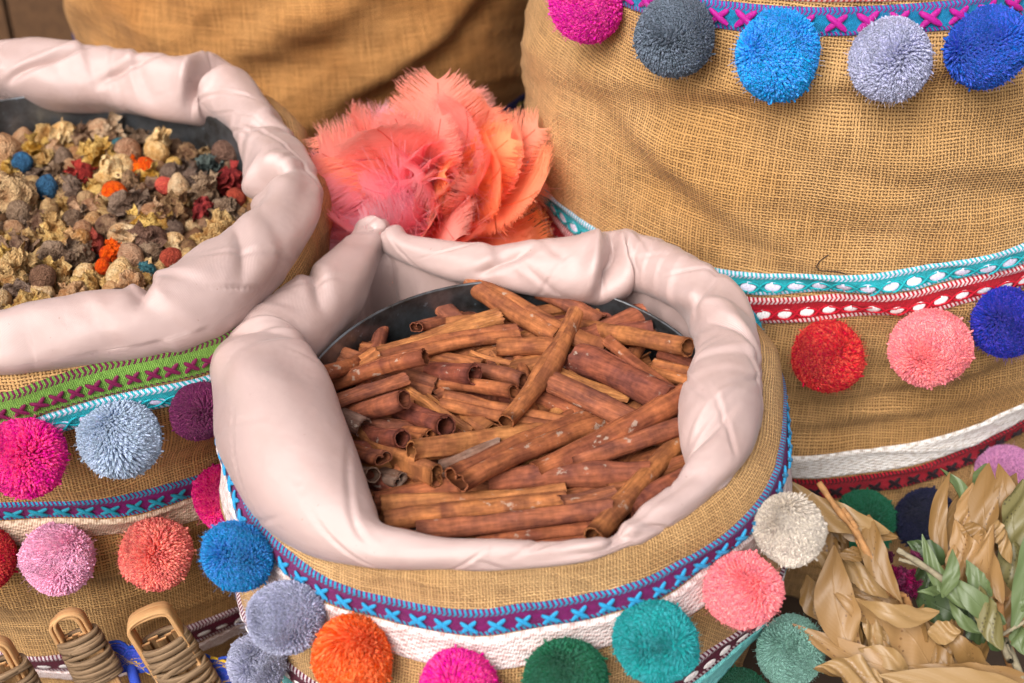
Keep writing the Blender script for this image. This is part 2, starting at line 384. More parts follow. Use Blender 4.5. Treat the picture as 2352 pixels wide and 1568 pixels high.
    # --- trim bands: the traced edge is carried onto the sack surface, then smoothed round the sack
    def fit(s, pts, order=2, reg=.02):
        A = []; y = []
        for (u, v) in pts:
            th, z, _ = s.hit(u, v); A.append([1]+[f(k*th) for k in range(1, order+1) for f in (np.cos, np.sin)]); y.append(z)
        A = np.array(A); y = np.array(y); Rg = np.diag([0]+[reg*k**2 for k in range(1, order+1) for _ in range(2)])
        c = np.linalg.solve(A.T@A+Rg, A.T@y)
        return lambda th: sum(ci*b for ci, b in zip(c, [np.ones_like(th)]+[f(k*th) for k in range(1, order+1) for f in (np.cos, np.sin)]))
    def band(s, name, label, zf, width, mat, off=.0012, span=None, wob=.0006, seed=0, centre_dip=.0007):
        nth, nv = 520, 13
        th = np.linspace(-np.pi, np.pi, nth); v = np.linspace(0, 1, nv)
        w = Waves(5, (.6, 2.0), seed+77, 2, .5)
        TH, VV = np.meshgrid(th, v, indexing='ij')
        # march down the surface so the ribbon keeps its real width where the cloth curves in
        Z = zf(TH[:, 0])+wob*w(np.cos(th), np.sin(th)); rows = [Z]; dz = np.full(nth, width/(nv-1)*.95)
        for j in range(1, nv):
            zc = rows[-1]; dr = (s.R(th, zc)-s.R(th, zc-.003))/.003; rows.append(zc-width/(nv-1)/np.sqrt(1+np.clip(dr, -2, 2)**2))
        Z = np.stack(rows, 1)
        prof = off+.0009*np.clip(np.cos((VV-.1)*2*np.pi*1.25), 0, 1)*(VV < .3)+.0007*np.exp(-((VV-.92)/.06)**2)
        prof = prof-(.0022)*((VV < .001)|(VV > .999))
        P = s.point(TH, Z, prof); P -= np.array([s.cx, s.cy, 0])
        rm = s.pr.max()
        me = mesh(s.name+'_'+name, P.reshape(-1, 3), grid_faces(nth, nv), uv=np.stack([TH*rm, VV], -1).reshape(-1, 2))
        o = obj(name, me, mat, s.root)
        if label: o['label'] = label
        o_z = Z
        s._z = lambda t, f: np.interp(t, th, Z[:, int(round(f*(nv-1)))])
        return o, s._z
    def along(s, zf, f, pitch, off, t0, t1, rng):
        """frames at a fixed arc pitch on the band's line f (0 top .. 1 bottom), facing the camera side t0..t1 (radians)"""
        out = []; th = t0
        while th < t1:
            z = float(zf(th, f)); p = s.point(np.array(th), np.array(z), off)
            e = .01; a = s.point(np.array(th+e), np.array(float(zf(th+e, f))), off); b = s.point(np.array(th-e), np.array(float(zf(th-e, f))), off)
            tx = a-b; tx /= np.linalg.norm(tx)
            q = s.point(np.array(th), np.array(z-.004), off)-s.point(np.array(th), np.array(z+.004), off); dn = -q/np.linalg.norm(q)
            nz = np.cross(tx, dn); nz /= np.linalg.norm(nz); dn = np.cross(nz, tx)
            M = Matrix(((tx[0], dn[0], nz[0], p[0]-s.cx), (tx[1], dn[1], nz[1], p[1]-s.cy), (tx[2], dn[2], nz[2], p[2]), (0, 0, 0, 1)))
            out.append(M); th += pitch/float(s.R(np.array(th), np.array(z)))*rng.uniform(.95, 1.05)
        return out
    def stitches(s, band, zf, me, mat, pitch, f=.52, off=.0022, t0=-2.95, t1=.1, scale=1.0, seed=1, name='cross_stitch', rot=0.0, sq=(1, 1)):
        r = np.random.default_rng(seed)
        for M in s.along(zf, f, pitch, off, t0, t1, r):
            o = obj(name, me, mat, band, slot='OBJECT')
            o.matrix_local = M @ Matrix.Rotation(rot+r.uniform(-.09, .09), 4, 'Z') @ Matrix.Diagonal((scale*sq[0]*r.uniform(.92, 1.08), scale*sq[1]*r.uniform(.92, 1.08), scale*.7, 1))
    def pom(s, u, v, dia, h, label, off=.80, seed=None):
        # size from the picture at the depth where it touches the cloth
        th, z, p = s.hit(u, v, .02); r = dia/2*depth(p)/FPX
        th, z, p = s.hit(u, v, r*off); r = dia/2*depth(p)/FPX
        k = len([c for c in bpy.data.objects if c.name.startswith('pompom')])
        o = obj('pompom', POMS[k % len(POMS)], yarn(h), s.root, slot='OBJECT')
        rr = np.random.default_rng(k+50); e = Euler(rr.uniform(0, 6.28, 3)); sc = r*rr.uniform(.93, 1.06, 3)
        o.location = (p[0]-s.cx, p[1]-s.cy, p[2]); o.rotation_euler = e; o.scale = sc
        o['label'] = label
        return o

# ------------------------------------------------------------------ small shared meshes
def tube_mesh(P, rad, nseg=6, cap=True):
    P = np.asarray(P, float); n = len(P); rad = np.broadcast_to(rad, n)
    T = np.gradient(P, axis=0); T /= np.linalg.norm(T, axis=1)[:, None]
    ref = np.array([0, 0, 1.0]) if abs(T[0, 2]) < .9 else np.array([1.0, 0, 0])
    V = []
    a = np.cross(T[0], ref); a /= np.linalg.norm(a)
    for i in range(n):
        a = a-T[i]*np.dot(a, T[i]); a /= np.linalg.norm(a); b = np.cross(T[i], a)
        for k in range(nseg):
            w = 2*np.pi*k/nseg; V.append(P[i]+rad[i]*(np.cos(w)*a+np.sin(w)*b))
    F = [tuple(f) for f in grid_faces(n, nseg, False, True)]
    if cap: F += [tuple(range(nseg))[::-1], tuple(range((n-1)*nseg, n*nseg))]
    return np.array(V), F
def join(parts):
    V = []; F = []; o = 0
    for v, f in parts:
        V.append(v); F += [tuple(i+o for i in q) for q in f]; o += len(v)
    return np.vstack(V), F
def cross_mesh(L=.0060, r=.0018):
    parts = []
    for k, (sx, hz) in enumerate(((1, .0), (-1, .0012))):
        t = np.linspace(-1, 1, 9); P = np.stack([t*L, sx*t*L*.8, hz+.0013*(1-t**2)], -1)
        v, f = tube_mesh(P, r*np.sqrt(np.maximum(1-(t*.93)**4, .05))*1.15, 8); parts.append((v, f))
    v, f = join(parts); return mesh('cross_stitch', v, f)
def oval_mesh(a=.0061, b=.0034, h=.0014):
    V = [(0, 0, h)]; F = []
    n = 20; rings = [(.5, .9), (.85, .5), (1.0, 0)]
    for (k, hh) in rings:
        for i in range(n): w = 2*np.pi*i/n; V.append((a*k*np.cos(w), b*k*np.sin(w)*(1-.15*np.cos(w)**2), h*hh))
    for i in range(n): F.append((0, 1+i, 1+(i+1) % n))
    for q in range(2):
        for i in range(n): F.append((1+q*n+i, 1+(q+1)*n+i, 1+(q+1)*n+(i+1) % n, 1+q*n+(i+1) % n))
    return mesh('woven_oval', V, F)
def lattice_mesh(p, b):
    """one X of over-sewn cords between two ovals"""
    parts = []
    for sx in (1, -1):
        t = np.linspace(-1, 1, 9); P = np.stack([t*p*.52, sx*b*np.tanh(2.2*t)/np.tanh(2.2), .0008+.0006*(1-t**2)+(.0003 if sx > 0 else 0)], -1)
        parts.append(tube_mesh(P, .00085, 6))
    v, f = join(parts); return mesh('lattice_cord', v, f)
def pom_mesh(seed, n=5200):
    r = np.random.default_rng(seed); k = np.arange(n)+.5
    ph = np.arccos(1-2*k/n); th = np.pi*(1+5**.5)*k
    D = np.stack([np.cos(th)*np.sin(ph), np.sin(th)*np.sin(ph), np.cos(ph)], -1)
    fx = Waves(6, (.25, .6), seed+1, 3, .5); fy = Waves(6, (.25, .6), seed+2, 3, .5); fz = Waves(6, (.25, .6), seed+3, 3, .5)
    flow = np.stack([fx(*D.T), fy(*D.T), fz(*D.T)], -1)*.20
    lump = Waves(8, (.25, .8), seed+5, 3, .6)(*D.T)*.034
    D2 = D+r.normal(size=(n, 3))*.022+flow; D2 /= np.linalg.norm(D2, axis=1)[:, None]
    tip = D2*(.975+lump+r.normal(size=n)*.012)[:, None]; stray = r.random(n) < .012; tip[stray] *= r.uniform(1.03, 1.10, stray.sum())[:, None]
    base = D*.66; mid = (base*.42+tip*.58)+r.normal(size=(n, 3))*.012
    rad = r.uniform(.025, .036, n)*(5200/n)**.5
    rings = [(base, .7), (mid, 1.0), (tip-(tip-mid)*.14, 1.0), (tip, .68)]
    ax = np.cross(D2, r.normal(size=(n, 3))); ax /= np.linalg.norm(ax, axis=1)[:, None]; bx = np.cross(D2, ax)
    ns = 4; V = np.empty((n, len(rings), ns, 3))
    for i, (c, s_) in enumerate(rings):
        for j in range(ns):
            w = 2*np.pi*j/ns; V[:, i, j] = c+(rad*s_)[:, None]*(np.cos(w)*ax+np.sin(w)*bx)
    gf = grid_faces(len(rings), ns, False, True); cap = np.array([[(len(rings)-1)*ns+j for j in range(4)]])
    f1 = np.vstack([gf, cap]); F = (f1[None]+(np.arange(n)*len(rings)*ns)[:, None, None]).reshape(-1, 4)
    rnd = np.repeat(r.random(n), len(rings)*ns); V = V.reshape(-1, 3)
    m_ = 800; Df = r.normal(size=(m_, 3)); Df /= np.linalg.norm(Df, axis=1)[:, None]; tf = Df*r.uniform(.98, 1.05, m_)[:, None]+r.normal(size=(m_, 3))*.05; sf = np.cross(Df, r.normal(size=(m_, 3))); sf /= np.linalg.norm(sf, axis=1)[:, None]
    b0 = Df*.9; q0 = np.stack([b0-sf*.005, b0+sf*.005, tf+sf*.002, tf-sf*.002], 1); F = np.vstack([F, np.arange(m_*4).reshape(-1, 4)+len(V)]); V = np.vstack([V, q0.reshape(-1, 3)]); rnd = np.concatenate([rnd, np.repeat(r.uniform(.5, 1, m_), 4)])
    # dense core so nothing shows through between the strands
    a = np.linspace(0, np.pi, 13); b = np.linspace(0, 2*np.pi, 24, endpoint=False); A, B_ = np.meshgrid(a, b, indexing='ij')
    core = np.stack([np.sin(A)*np.cos(B_), np.sin(A)*np.sin(B_), np.cos(A)], -1).reshape(-1, 3)*.80
    F = np.vstack([F, grid_faces(13, 24, False, True, len(V))])
    return mesh('pompom', np.vstack([V, core]), F, attr={'rnd': np.concatenate([rnd, np.full(len(core), .3)])})
POMS = [pom_mesh(11), pom_mesh(23, 4400), pom_mesh(37, 5600), pom_mesh(51, 4000), pom_mesh(67, 4800)]
CROSS = cross_mesh(); OVAL = oval_mesh(); LATT = lattice_mesh(.0175, .0042)
# ------------------------------------------------------------------ the four sacks
cin_roll = [(1130,1312,1130,1237),(1310,1293,1310,1240),(1400,1268,1390,1232),(1520,1215,1470,1172),(1640,1120,1555,1115),(1705,1035,1575,1060),
            (1748,930,1560,960),(1742,790,1600,830),(1695,670,1575,745),(1600,600,1480,668),(1500,548,1400,650),(1420,530,1340,697),(1320,546,1285,692),(1180,562,1150,668),
            (1060,558,1030,645),(950,538,935,608),(893,512,902,585),(846,494,878,572),(800,542,864,606),(700,625,830,720),(600,690,760,810),(503,775,715,868),
            (492,900,760,960),(510,1010,812,1050),(570,1105,850,1130),(680,1205,882,1195),(790,1265,905,1230),(900,1295,975,1236),(1010,1308,1040,1238)]
cin = Sack('cinnamon_sack', 'burlap sack holding cinnamon sticks, pale satin lining rolled over its rim', (-.005, .816),
           [(0, .150), (.1, .175), (.2, .196), (.26, .209), (.30, .210), (.34, .206), (.38, .2035), (.5, .2035)], 5, cin_roll, (.405, .07, .0), wr=.0022, mat='burlap_fine')
left_roll = [(0,868,0,714),(110,858,60,696),(250,838,190,672),(370,816,300,660),(480,785,355,636),(580,728,420,598),(660,640,500,550),(715,540,580,495),(728,450,592,465),
             (708,375,572,420),(665,295,552,350),(610,215,525,298),(545,150,500,285),(470,121,480,288),(375,122,400,275),(255,110,272,255),(102,100,150,250),(0,100,0,215),
             (-150,105,-130,215),(-330,140,-280,240),(-500,220,-420,310),(-600,340,-480,390),(-640,480,-500,480),(-620,600,-480,560),(-540,710,-400,620),(-400,790,-290,680),(-200,850,-150,710)]
lef = Sack('bud_sack', 'burlap sack full of dried flower buds, satin rim over green and turquoise ribbons', (-.40, 1.045),
           [(0, .20), (.1, .225), (.2, .243), (.27, .238), (.30, .243), (.36, .249), (.42, .247), (.6, .247)], 15, left_roll, (.438, .0, .0), wr=.0035, hug=.95,
           folds=[(-1.3, .255, .7, .1, .012, .004), (-.9, .19, .6, -.2, .010, .004)])
rig = Sack('tall_sack', 'tall burlap sack at right, ribbons and three rows of pompoms round it', (.298, 1.217),
           [(0, .235), (.08, .262), (.16, .276), (.22, .277), (.27, .272), (.32, .279), (.36, .282), (.42, .284), (.50, .282), (.56, .272), (.62, .268), (.70, .265), (.85, .255)], 25, top=.80, wr=.0035,
           folds=[(-1.9, .56, .75, .25, .012, .007), (-1.35, .50, .5, -.25, .016, .004), (-1.2, .315, .6, .3, .010, .004), (-2.1, .46, .5, -.5, .018, .004), (-1.7, .255, .5, .15, .010, .005)])
bac = Sack('plain_sack', 'blurred orange-brown burlap sack behind the feathers, dark blue ribbon near its foot', (-.245, 1.64),
           [(0, .235), (.15, .262), (.3, .272), (.45, .282), (.6, .280), (.8, .26)], 35, top=.78, wr=.005, mat='burlap_dark',
           folds=[(-1.9, .52, .8, .3, .02, .008), (-1.3, .46, .7, .5, .025, .008), (-1.0, .40, .6, .6, .02, .008)])
for s_ in (cin, lef, rig, bac): s_.build()
for s_ in (rig, bac):      # folded-in cloth closing the tall sacks above the picture
    th = np.linspace(-np.pi, np.pi, 120, endpoint=False); rows = []
    for k in np.linspace(1, .0, 10): p = s_.point(th, np.full_like(th, s_.top)); c_ = np.array([*s_.centre(s_.top), s_.top]); q = c_+(p-c_)*k; q[:, 2] += .03*(1-k**2)-.001; rows.append(q)
    P = np.stack(rows, 1)-np.array([s_.cx, s_.cy, 0])
    obj('folded_top', mesh('folded_top', P.reshape(-1, 3), grid_faces(120, 10, True, False), uv=P.reshape(-1, 3)[:, :2]), MAT[s_.mat], s_.root)
PI = math.pi
cin.lining([(10.8, 2.2, .024, .005, .25, 1.1), (16.3, 1.5, .014, .006, .0, 1.6), (8.0, 1.7, .004, .006, -.9, .9), (6.9, 1.2, .005, .005, .9, .9), (5.0, 2.0, .006, .008, -1.2, .8), (2.2, 1.6, .008, .005, .0, 1.3),
            (21.2, 1.0, .005, .010, .3, 1.3), (19.3, 1.3, .006, .006, .8, .9), (13.0, 2.3, .006, .007, 1.2, .7)], 3, (0, .80), .158)
lef.lining([(12.8, 2.0, .028, .007, .2, 1.2), (8.3, 2.6, .030, .009, .2, 1.0), (15.8, 2.0, .012, .006, 1.3, .9), (14.4, 2.0, .007, .007, 1.3, .8), (3.3, 2.2, .010, .006, .4, 1.0), (5.6, 1.4, .005, .008, 1.0, .8),
            (9.9, 1.6, .006, .012, .6, .8)], 9, (-.40, 1.03), .196)

BM = dict(purple=band_mat('ribbon_purple', '#7c1062', '#1f9ac0'), green=band_mat('ribbon_green', '#6c983c', '#6a1243', mid='#8ab552', top=.22, bot=.88),
          teal=band_mat('ribbon_turquoise', '#2fb4c0', '#d5d4ea', mid='#1fa4b0'), red=band_mat('ribbon_red', '#c3122a', '#f0d8d8', mid='#a90d20'),
          maroon=band_mat('ribbon_maroon', '#6d0e33', '#d8c8cc', mid='#5a0a2a'), blue=band_mat('ribbon_blue', '#1683b4', '#8b2a8a', mid='#127aa8'),
          coral=band_mat('ribbon_coral', '#e4564f', '#f3c9bd', pitch=.004, top=.5, bot=.5), redblack=band_mat('ribbon_red_black', '#b5122a', '#3a1418', mid='#8d0f22'),
          navy=band_mat('ribbon_navy', '#151d6a', '#0d1240', mid='#3a3a90'), white=lace_mat('lace_white', '#efeae6', '#b5a392'), beige=lace_mat('lace_beige', '#d9bfa6', '#97745a'),
          pinklace=lace_mat('lace_pinkish', '#eadbd8', '#b98f88'), aqua=lace_mat('lace_aqua', '#7fd0cc', '#3a9aa0'))
def stack(s, specs, pts, seed=0, **kw):
    """ribbons sewn edge to edge, the first following the traced line"""
    zf = s.fit(pts, **kw); res = []; z0 = None
    for i, (name, label, w, m) in enumerate(specs):
        o, zz = s.band(name, label, zf, w, BM[m], seed=seed+i, off=.0014)
        res.append((o, zz)); zf = (lambda t, zz=zz: zz(t, 1.0)-.0012)
    return res
# cinnamon sack
a = stack(cin, [('ribbon', 'purple ribbon with bright blue cross stitches', .0195, 'purple'), ('lace_ribbon', 'white lace ribbon under the purple one', .026, 'pinklace')],
          [(548,1079),(610,1195),(720,1300),(890,1364),(1111,1404),(1298,1382),(1520,1307),(1552,1293),(1688,1191),(1770,1051),(1800,975)])
cin.stitches(a[0][0], a[0][1], CROSS, thr('#2b8fc0'), .0165, f=.55, scale=.82, t0=-3.3, t1=.25)
a = stack(cin, [('ribbon', 'maroon ribbon with white ovals', .022, 'maroon'), ('lace_ribbon', 'aqua lace ribbon low on the sack', .022, 'aqua')], [(1690,1435),(1600,1520),(640,1505),(1650,1480)], 4, order=1, reg=.5)
cin.stitches(a[0][0], a[0][1], OVAL, thr('#efe4e2'), .0165, f=.55, name='woven_oval', t0=-3.3, t1=.25)
# left sack
a = stack(lef, [('ribbon', 'green ribbon with maroon cross stitches', .027, 'green'), ('ribbon', 'turquoise ribbon with pale lilac ovals', .022, 'teal')], [(0,898),(82,880),(204,847),(326,813),(428,784),(575,704),(742,640)], 8)
lef.stitches(a[0][0], a[0][1], CROSS, thr('#6a0f3e'), .0128, f=.56, scale=.82, t0=-2.2, t1=.2, seed=2)
lef.stitches(a[1][0], a[1][1], OVAL, thr('#c4bcd8'), .0160, f=.55, scale=.95, t0=-2.2, t1=.2, seed=3, name='woven_oval')
lef.stitches(a[1][0], a[1][1], LATT, thr('#16a0ae'), .0160, f=.55, scale=.92, t0=-2.2+.0165, t1=.2, seed=3, name='lattice_cord')
a = stack(lef, [('ribbon', 'dark purple ribbon with teal cross stitches', .0188, 'purple'), ('lace_ribbon', 'beige lace ribbon', .024, 'beige')], [(0,1152),(119,1154),(204,1146),(340,1119),(450,1085),(527,1062)], 12)
lef.stitches(a[0][0], a[0][1], CROSS, thr('#1b7f96'), .0170, f=.58, scale=.95, t0=-2.2, t1=.2, seed=4, sq=(1.1, .75))
a = stack(lef, [('ribbon', 'maroon ribbon with silvery ovals', .033, 'maroon'), ('lace_ribbon', 'pinkish lace ribbon at the foot', .02, 'pinklace')], [(24,1500),(238,1487),(408,1446),(558,1385)], 16)
lef.stitches(a[0][0], a[0][1], OVAL, thr('#cfc6c4'), .0165, f=.55, t0=-2.2, t1=.2, seed=5, name='woven_oval')
# tall sack
zt = [(1634,-6),(1750,10),(1892,17),(2050,10),(2164,0)]
a = stack(rig, [('ribbon', 'sky blue ribbon with magenta cross stitches', .0215, 'blue')], zt, 20, order=1)
rig.stitches(a[0][0], a[0][1], CROSS, thr('#a3127f'), .0210, f=.5, scale=1.15, t0=-2.9, t1=-.3, seed=6)
zb = a[0][1]; rig.band('ribbon', 'coral and pink chevron ribbon', lambda t: zb(t, 0.0)+.0235, .022, BM['coral'], off=.0014, seed=22)
a = stack(rig, [('ribbon', 'turquoise ribbon with lilac ovals and crossed cords', .0205, 'teal'), ('ribbon', 'red ribbon with white ovals', .0275, 'red')],
          [(1254,430),(1315,493),(1366,529),(1584,597),(1732,624),(1895,634),(2015,627),(2157,601),(2334,560)], 24)
rig.stitches(a[0][0], a[0][1], OVAL, thr('#dad7ec'), .0182, f=.55, sq=(1.05, 1.3), t0=-3.2, t1=-.2, seed=7, name='woven_oval')
rig.stitches(a[0][0], a[0][1], LATT, thr('#18a3ac'), .0182, f=.55, t0=-3.2+.0320, t1=-.2, seed=7, name='lattice_cord')
rig.stitches(a[1][0], a[1][1], OVAL, thr('#f2ecec'), .0172, f=.60, scale=.92, t0=-3.2, t1=-.2, seed=8, name='woven_oval', rot=.25, sq=(1.0, 1.3))
rig.stitches(a[1][0], a[1][1], LATT, thr('#c0102a'), .0172, f=.60, scale=.95, t0=-3.2+.03, t1=-.2, seed=8, name='lattice_cord')
a = stack(rig, [('lace_ribbon', 'white lace ribbon', .026, 'white'), ('ribbon', 'red ribbon with black cross stitches', .022, 'redblack')], [(1817,1033),(1926,1041),(1990,1038),(2131,1010),(2250,968),(2352,922)], 28)
rig.stitches(a[1][0], a[1][1], CROSS, thr('#241319'), .0165, f=.55, scale=.85, t0=-3.0, t1=-.2, seed=9)
a = stack(bac, [('ribbon', 'dark blue ribbon with a few yellow stitches', .03, 'navy')], [(735,335),(900,350),(1160,245),(1180,228)], 30, order=1)
bac.stitches(a[0][0], a[0][1], CROSS, thr('#b8a030'), .024, f=.6, t0=-2.6, t1=.2, seed=10)

# pompoms, each sewn to its sack
for d in [(cin,545,1276,172,'#1690d2','bright blue pompom'),(cin,650,1418,180,'#b2b4cc','lilac grey pompom'),(cin,810,1506,195,'#f06a14','orange pompom'),(cin,1055,1590,198,'#ea0b98','hot pink pompom'),
          (cin,1298,1562,205,'#0d6a48','dark green pompom'),(cin,1510,1478,200,'#12a3a6','turquoise pompom'),(cin,1704,1358,182,'#f8929a','salmon pink pompom'),(cin,1812,1215,175,'#d8cdc0','cream pompom'),
          (cin,592,1522,150,'#aaabc2','grey pompom of the lower row'),(cin,1818,1494,172,'#86b4a6','mint green pompom'),(cin,1700,1606,140,'#0b5a3c','bottle green pompom of the lower row'),
          (lef,55,1048,186,'#f00e98','hot pink pompom'),(lef,275,1008,184,'#adbdd2','pale grey blue pompom'),(lef,462,945,142,'#6a0d4c','plum pompom'),
          (lef,-45,1283,165,'#c01018','red pompom'),(lef,133,1280,166,'#efb2d0','pale pink pompom'),(lef,357,1268,168,'#f08478','coral pompom'),(lef,520,1142,160,'#ee0c90','magenta pompom'),
          (rig,1342,15,165,'#e60fa8','magenta pompom'),(rig,1547,82,190,'#667282','charcoal grey pompom'),(rig,1782,130,200,'#16a0e6','sky blue pompom'),(rig,2043,140,205,'#b8bad4','pale lilac pompom'),(rig,2268,110,195,'#1f5fd0','cornflower blue pompom'),
          (rig,1690,775,140,'#159fb4','turquoise pompom mostly hidden'),(rig,1903,817,174,'#d40d14','bright red pompom'),(rig,2138,797,180,'#f8949a','salmon pink pompom'),(rig,2315,745,172,'#1420b0','royal blue pompom'),
          (rig,1985,1195,150,'#0c6a48','green pompom behind the dried leaves'),(rig,2128,1195,152,'#10163f','navy pompom'),(rig,2310,1090,150,'#c886b4','orchid pink pompom')]:
    d[0].pom(*d[1:])
# ------------------------------------------------------------------ metal tins inside the two open sacks
def tin_mat():
    t = NT('worn_tin'); co = t.objco(); n = t.noise(co, 30, 5, .6); n2 = t.noise(co, 190, 2)
    c = t.mix(t.map(n, .35, .65), hexc('#8b9299'), hexc('#4a4643')); c = t.mix(t.map(n2, .68, .74), c, hexc('#93a2ad'))
    return t.out(c, t.map(n, .3, .7, .28, .5), t.bump(n2, .2, .0005), metal=.85)
MAT['tin'] = tin_mat()
def tin(name, label, c, r, ztop, zbot):
    root = thing(name, label, 'tin', (c[0], c[1], zbot))
    n = 96; th = np.linspace(0, 2*np.pi, n, endpoint=False); h = ztop-zbot
    prof = [(r-.006, 0), (r, .004), (r, h), (r-.0012, h), (r-.0012, .006), (0.001, .006)]
    P = np.stack([np.stack([q*np.cos(th), q*np.sin(th), np.full(n, z)], -1) for q, z in prof], 1)
    obj('tin_wall', mesh(name+'_wall', P.reshape(-1, 3), grid_faces(n, len(prof), True, False), smooth=False), MAT['tin'], root)
    tw = np.linspace(0, 2*np.pi, 97); v, f = tube_mesh(np.stack([r*np.cos(tw), r*np.sin(tw), np.full(97, h)], -1), .0013, 6, False)
    obj('rolled_rim', mesh(name+'_rim', v, f), MAT['tin'], root)
    return root
tin('cinnamon_tin', 'dull metal tin inside the cinnamon sack, its bare wall showing at the back', (0, .80), .156, .3836, .24).rotation_euler = (math.radians(6), 0, 0)
tin('bud_tin', 'dark metal tin holding the dried buds, edge showing under the far lining', (-.40, 1.03), .196, .425, .28)

# ------------------------------------------------------------------ cinnamon sticks
def bark_mat(name, warm, red, lich=.5):
    t = NT(name); u, v = t.uv(); r = t.rand()
    sd = t.m_('MULTIPLY', r, 37.0)
    grain = t.noise(t.comb(t.m_('MULTIPLY', u, 60), t.m_('MULTIPLY', v, 420), sd), 1.0, 4, .6)
    wavy = t.noise(t.comb(t.m_('MULTIPLY', u, 300), t.m_('MULTIPLY', v, 160), sd), 1.0, 3)
    blot = t.noise(t.comb(t.m_('MULTIPLY', u, 45), t.m_('MULTIPLY', v, 70), sd), 1.0, 3, .6)
    ring = t.noise(t.comb(t.m_('MULTIPLY', u, 120), 0.0, sd), 1.0, 2)
    lic = t.noise(t.comb(t.m_('MULTIPLY', u, 95), t.m_('MULTIPLY', v, 150), t.m_('ADD', sd, 5.0)), 1.0, 4, .65)
    c = t.mix(t.map(blot, .36, .62), hexc(warm), hexc(red))
    c = t.mix(t.map(ring, .62, .75, 0, .5), c, hexc('#5d3028'))
    c = t.hsv(c, t.map(r, 0, 1, .492, .508), 1.0, t.m_('MULTIPLY', t.m_('MULTIPLY', t.map(grain, .3, .7, .62, 1.3), t.map(wavy, .3, .7, .82, 1.14)), t.map(r, 0, 1, .86, 1.16)))
    clus = t.noise(t.comb(t.m_('MULTIPLY', u, 22), t.m_('MULTIPLY', v, 40), t.m_('ADD', sd, 11.0)), 1.0, 1)
    lic = t.m_('SUBTRACT', lic, t.map(clus, .42, .60, .16, 0))
    c = t.mix(t.map(lic, .60, .65, 0, lich), c, hexc('#b3a595'))
    return t.out(c, .72, t.bump(t.m_('ADD', grain, t.m_('MULTIPLY', wavy, .6)), .6, .0009), spec=.12)
BARK = [bark_mat('cinnamon_bark', '#a9683f', '#7e4a32'), bark_mat('cinnamon_bark_red', '#95563c', '#6e4034'), bark_mat('cinnamon_bark_pale', '#b27546', '#8d5636', .3), bark_mat('cinnamon_bark_grey', '#94796a', '#7c5c4c', .9)]
def section(kind, r, rng):
    """closed outline of the rolled bark in its cross-section plane (outer run, then inner run back)"""
    th = .16+rng.uniform(-.02, .03)
    if kind == 'tube': a = np.linspace(0, 2*np.pi*1.12, 34); R_ = 1-.16*np.clip((a/(2*np.pi)-.86)/.26, 0, 1); o = np.stack([R_*np.cos(a), R_*np.sin(a)], -1)
    elif kind == 'double':
        a = np.linspace(0, 1, 40); x = []
        for q in a:
            if q < .5: w = np.pi*.5-(q/.5)*np.pi*1.65; x.append((-.48+.52*np.cos(w+np.pi*.62), .52*np.sin(w+np.pi*.62)))
            else: w = np.pi*.5+((1-q)/.5)*np.pi*1.65; x.append((.48+.52*np.cos(w-np.pi*.62), .52*np.sin(w-np.pi*.62)))
        # two scrolls curling toward each other over a shared back
        L_ = np.linspace(0, 1, 20); left = np.stack([-.46+.50*np.cos(np.pi*(.05+1.5*L_)), .50*np.sin(np.pi*(.05+1.5*L_))], -1); right = left[::-1]*np.array([-1, 1])
        o = np.vstack([left, right]); th = .13
    elif kind == 'trough': a = np.linspace(-.15*np.pi, 1.15*np.pi, 26); o = np.stack([np.cos(a), -.75*np.sin(a)], -1)
    else: a = np.linspace(.2*np.pi, .8*np.pi, 16); o = np.stack([1.2*np.cos(a), .9*np.sin(a)-.5], -1); th = .10
    tg = np.gradient(o, axis=0); tg /= np.linalg.norm(tg, axis=1)[:, None]; nr = np.stack([-tg[:, 1], tg[:, 0]], -1)
    cen = o.mean(0) if kind in ('tube',) else np.array([0, 0])
    sgn = -1 if kind == 'double' else 1
    if kind == 'tube': sgn = 1
    if kind == 'strip': sgn = 1
    if kind == 'trough': sgn = -1
    inner = o+nr*th*sgn
    return np.vstack([o, inner[::-1]])*r
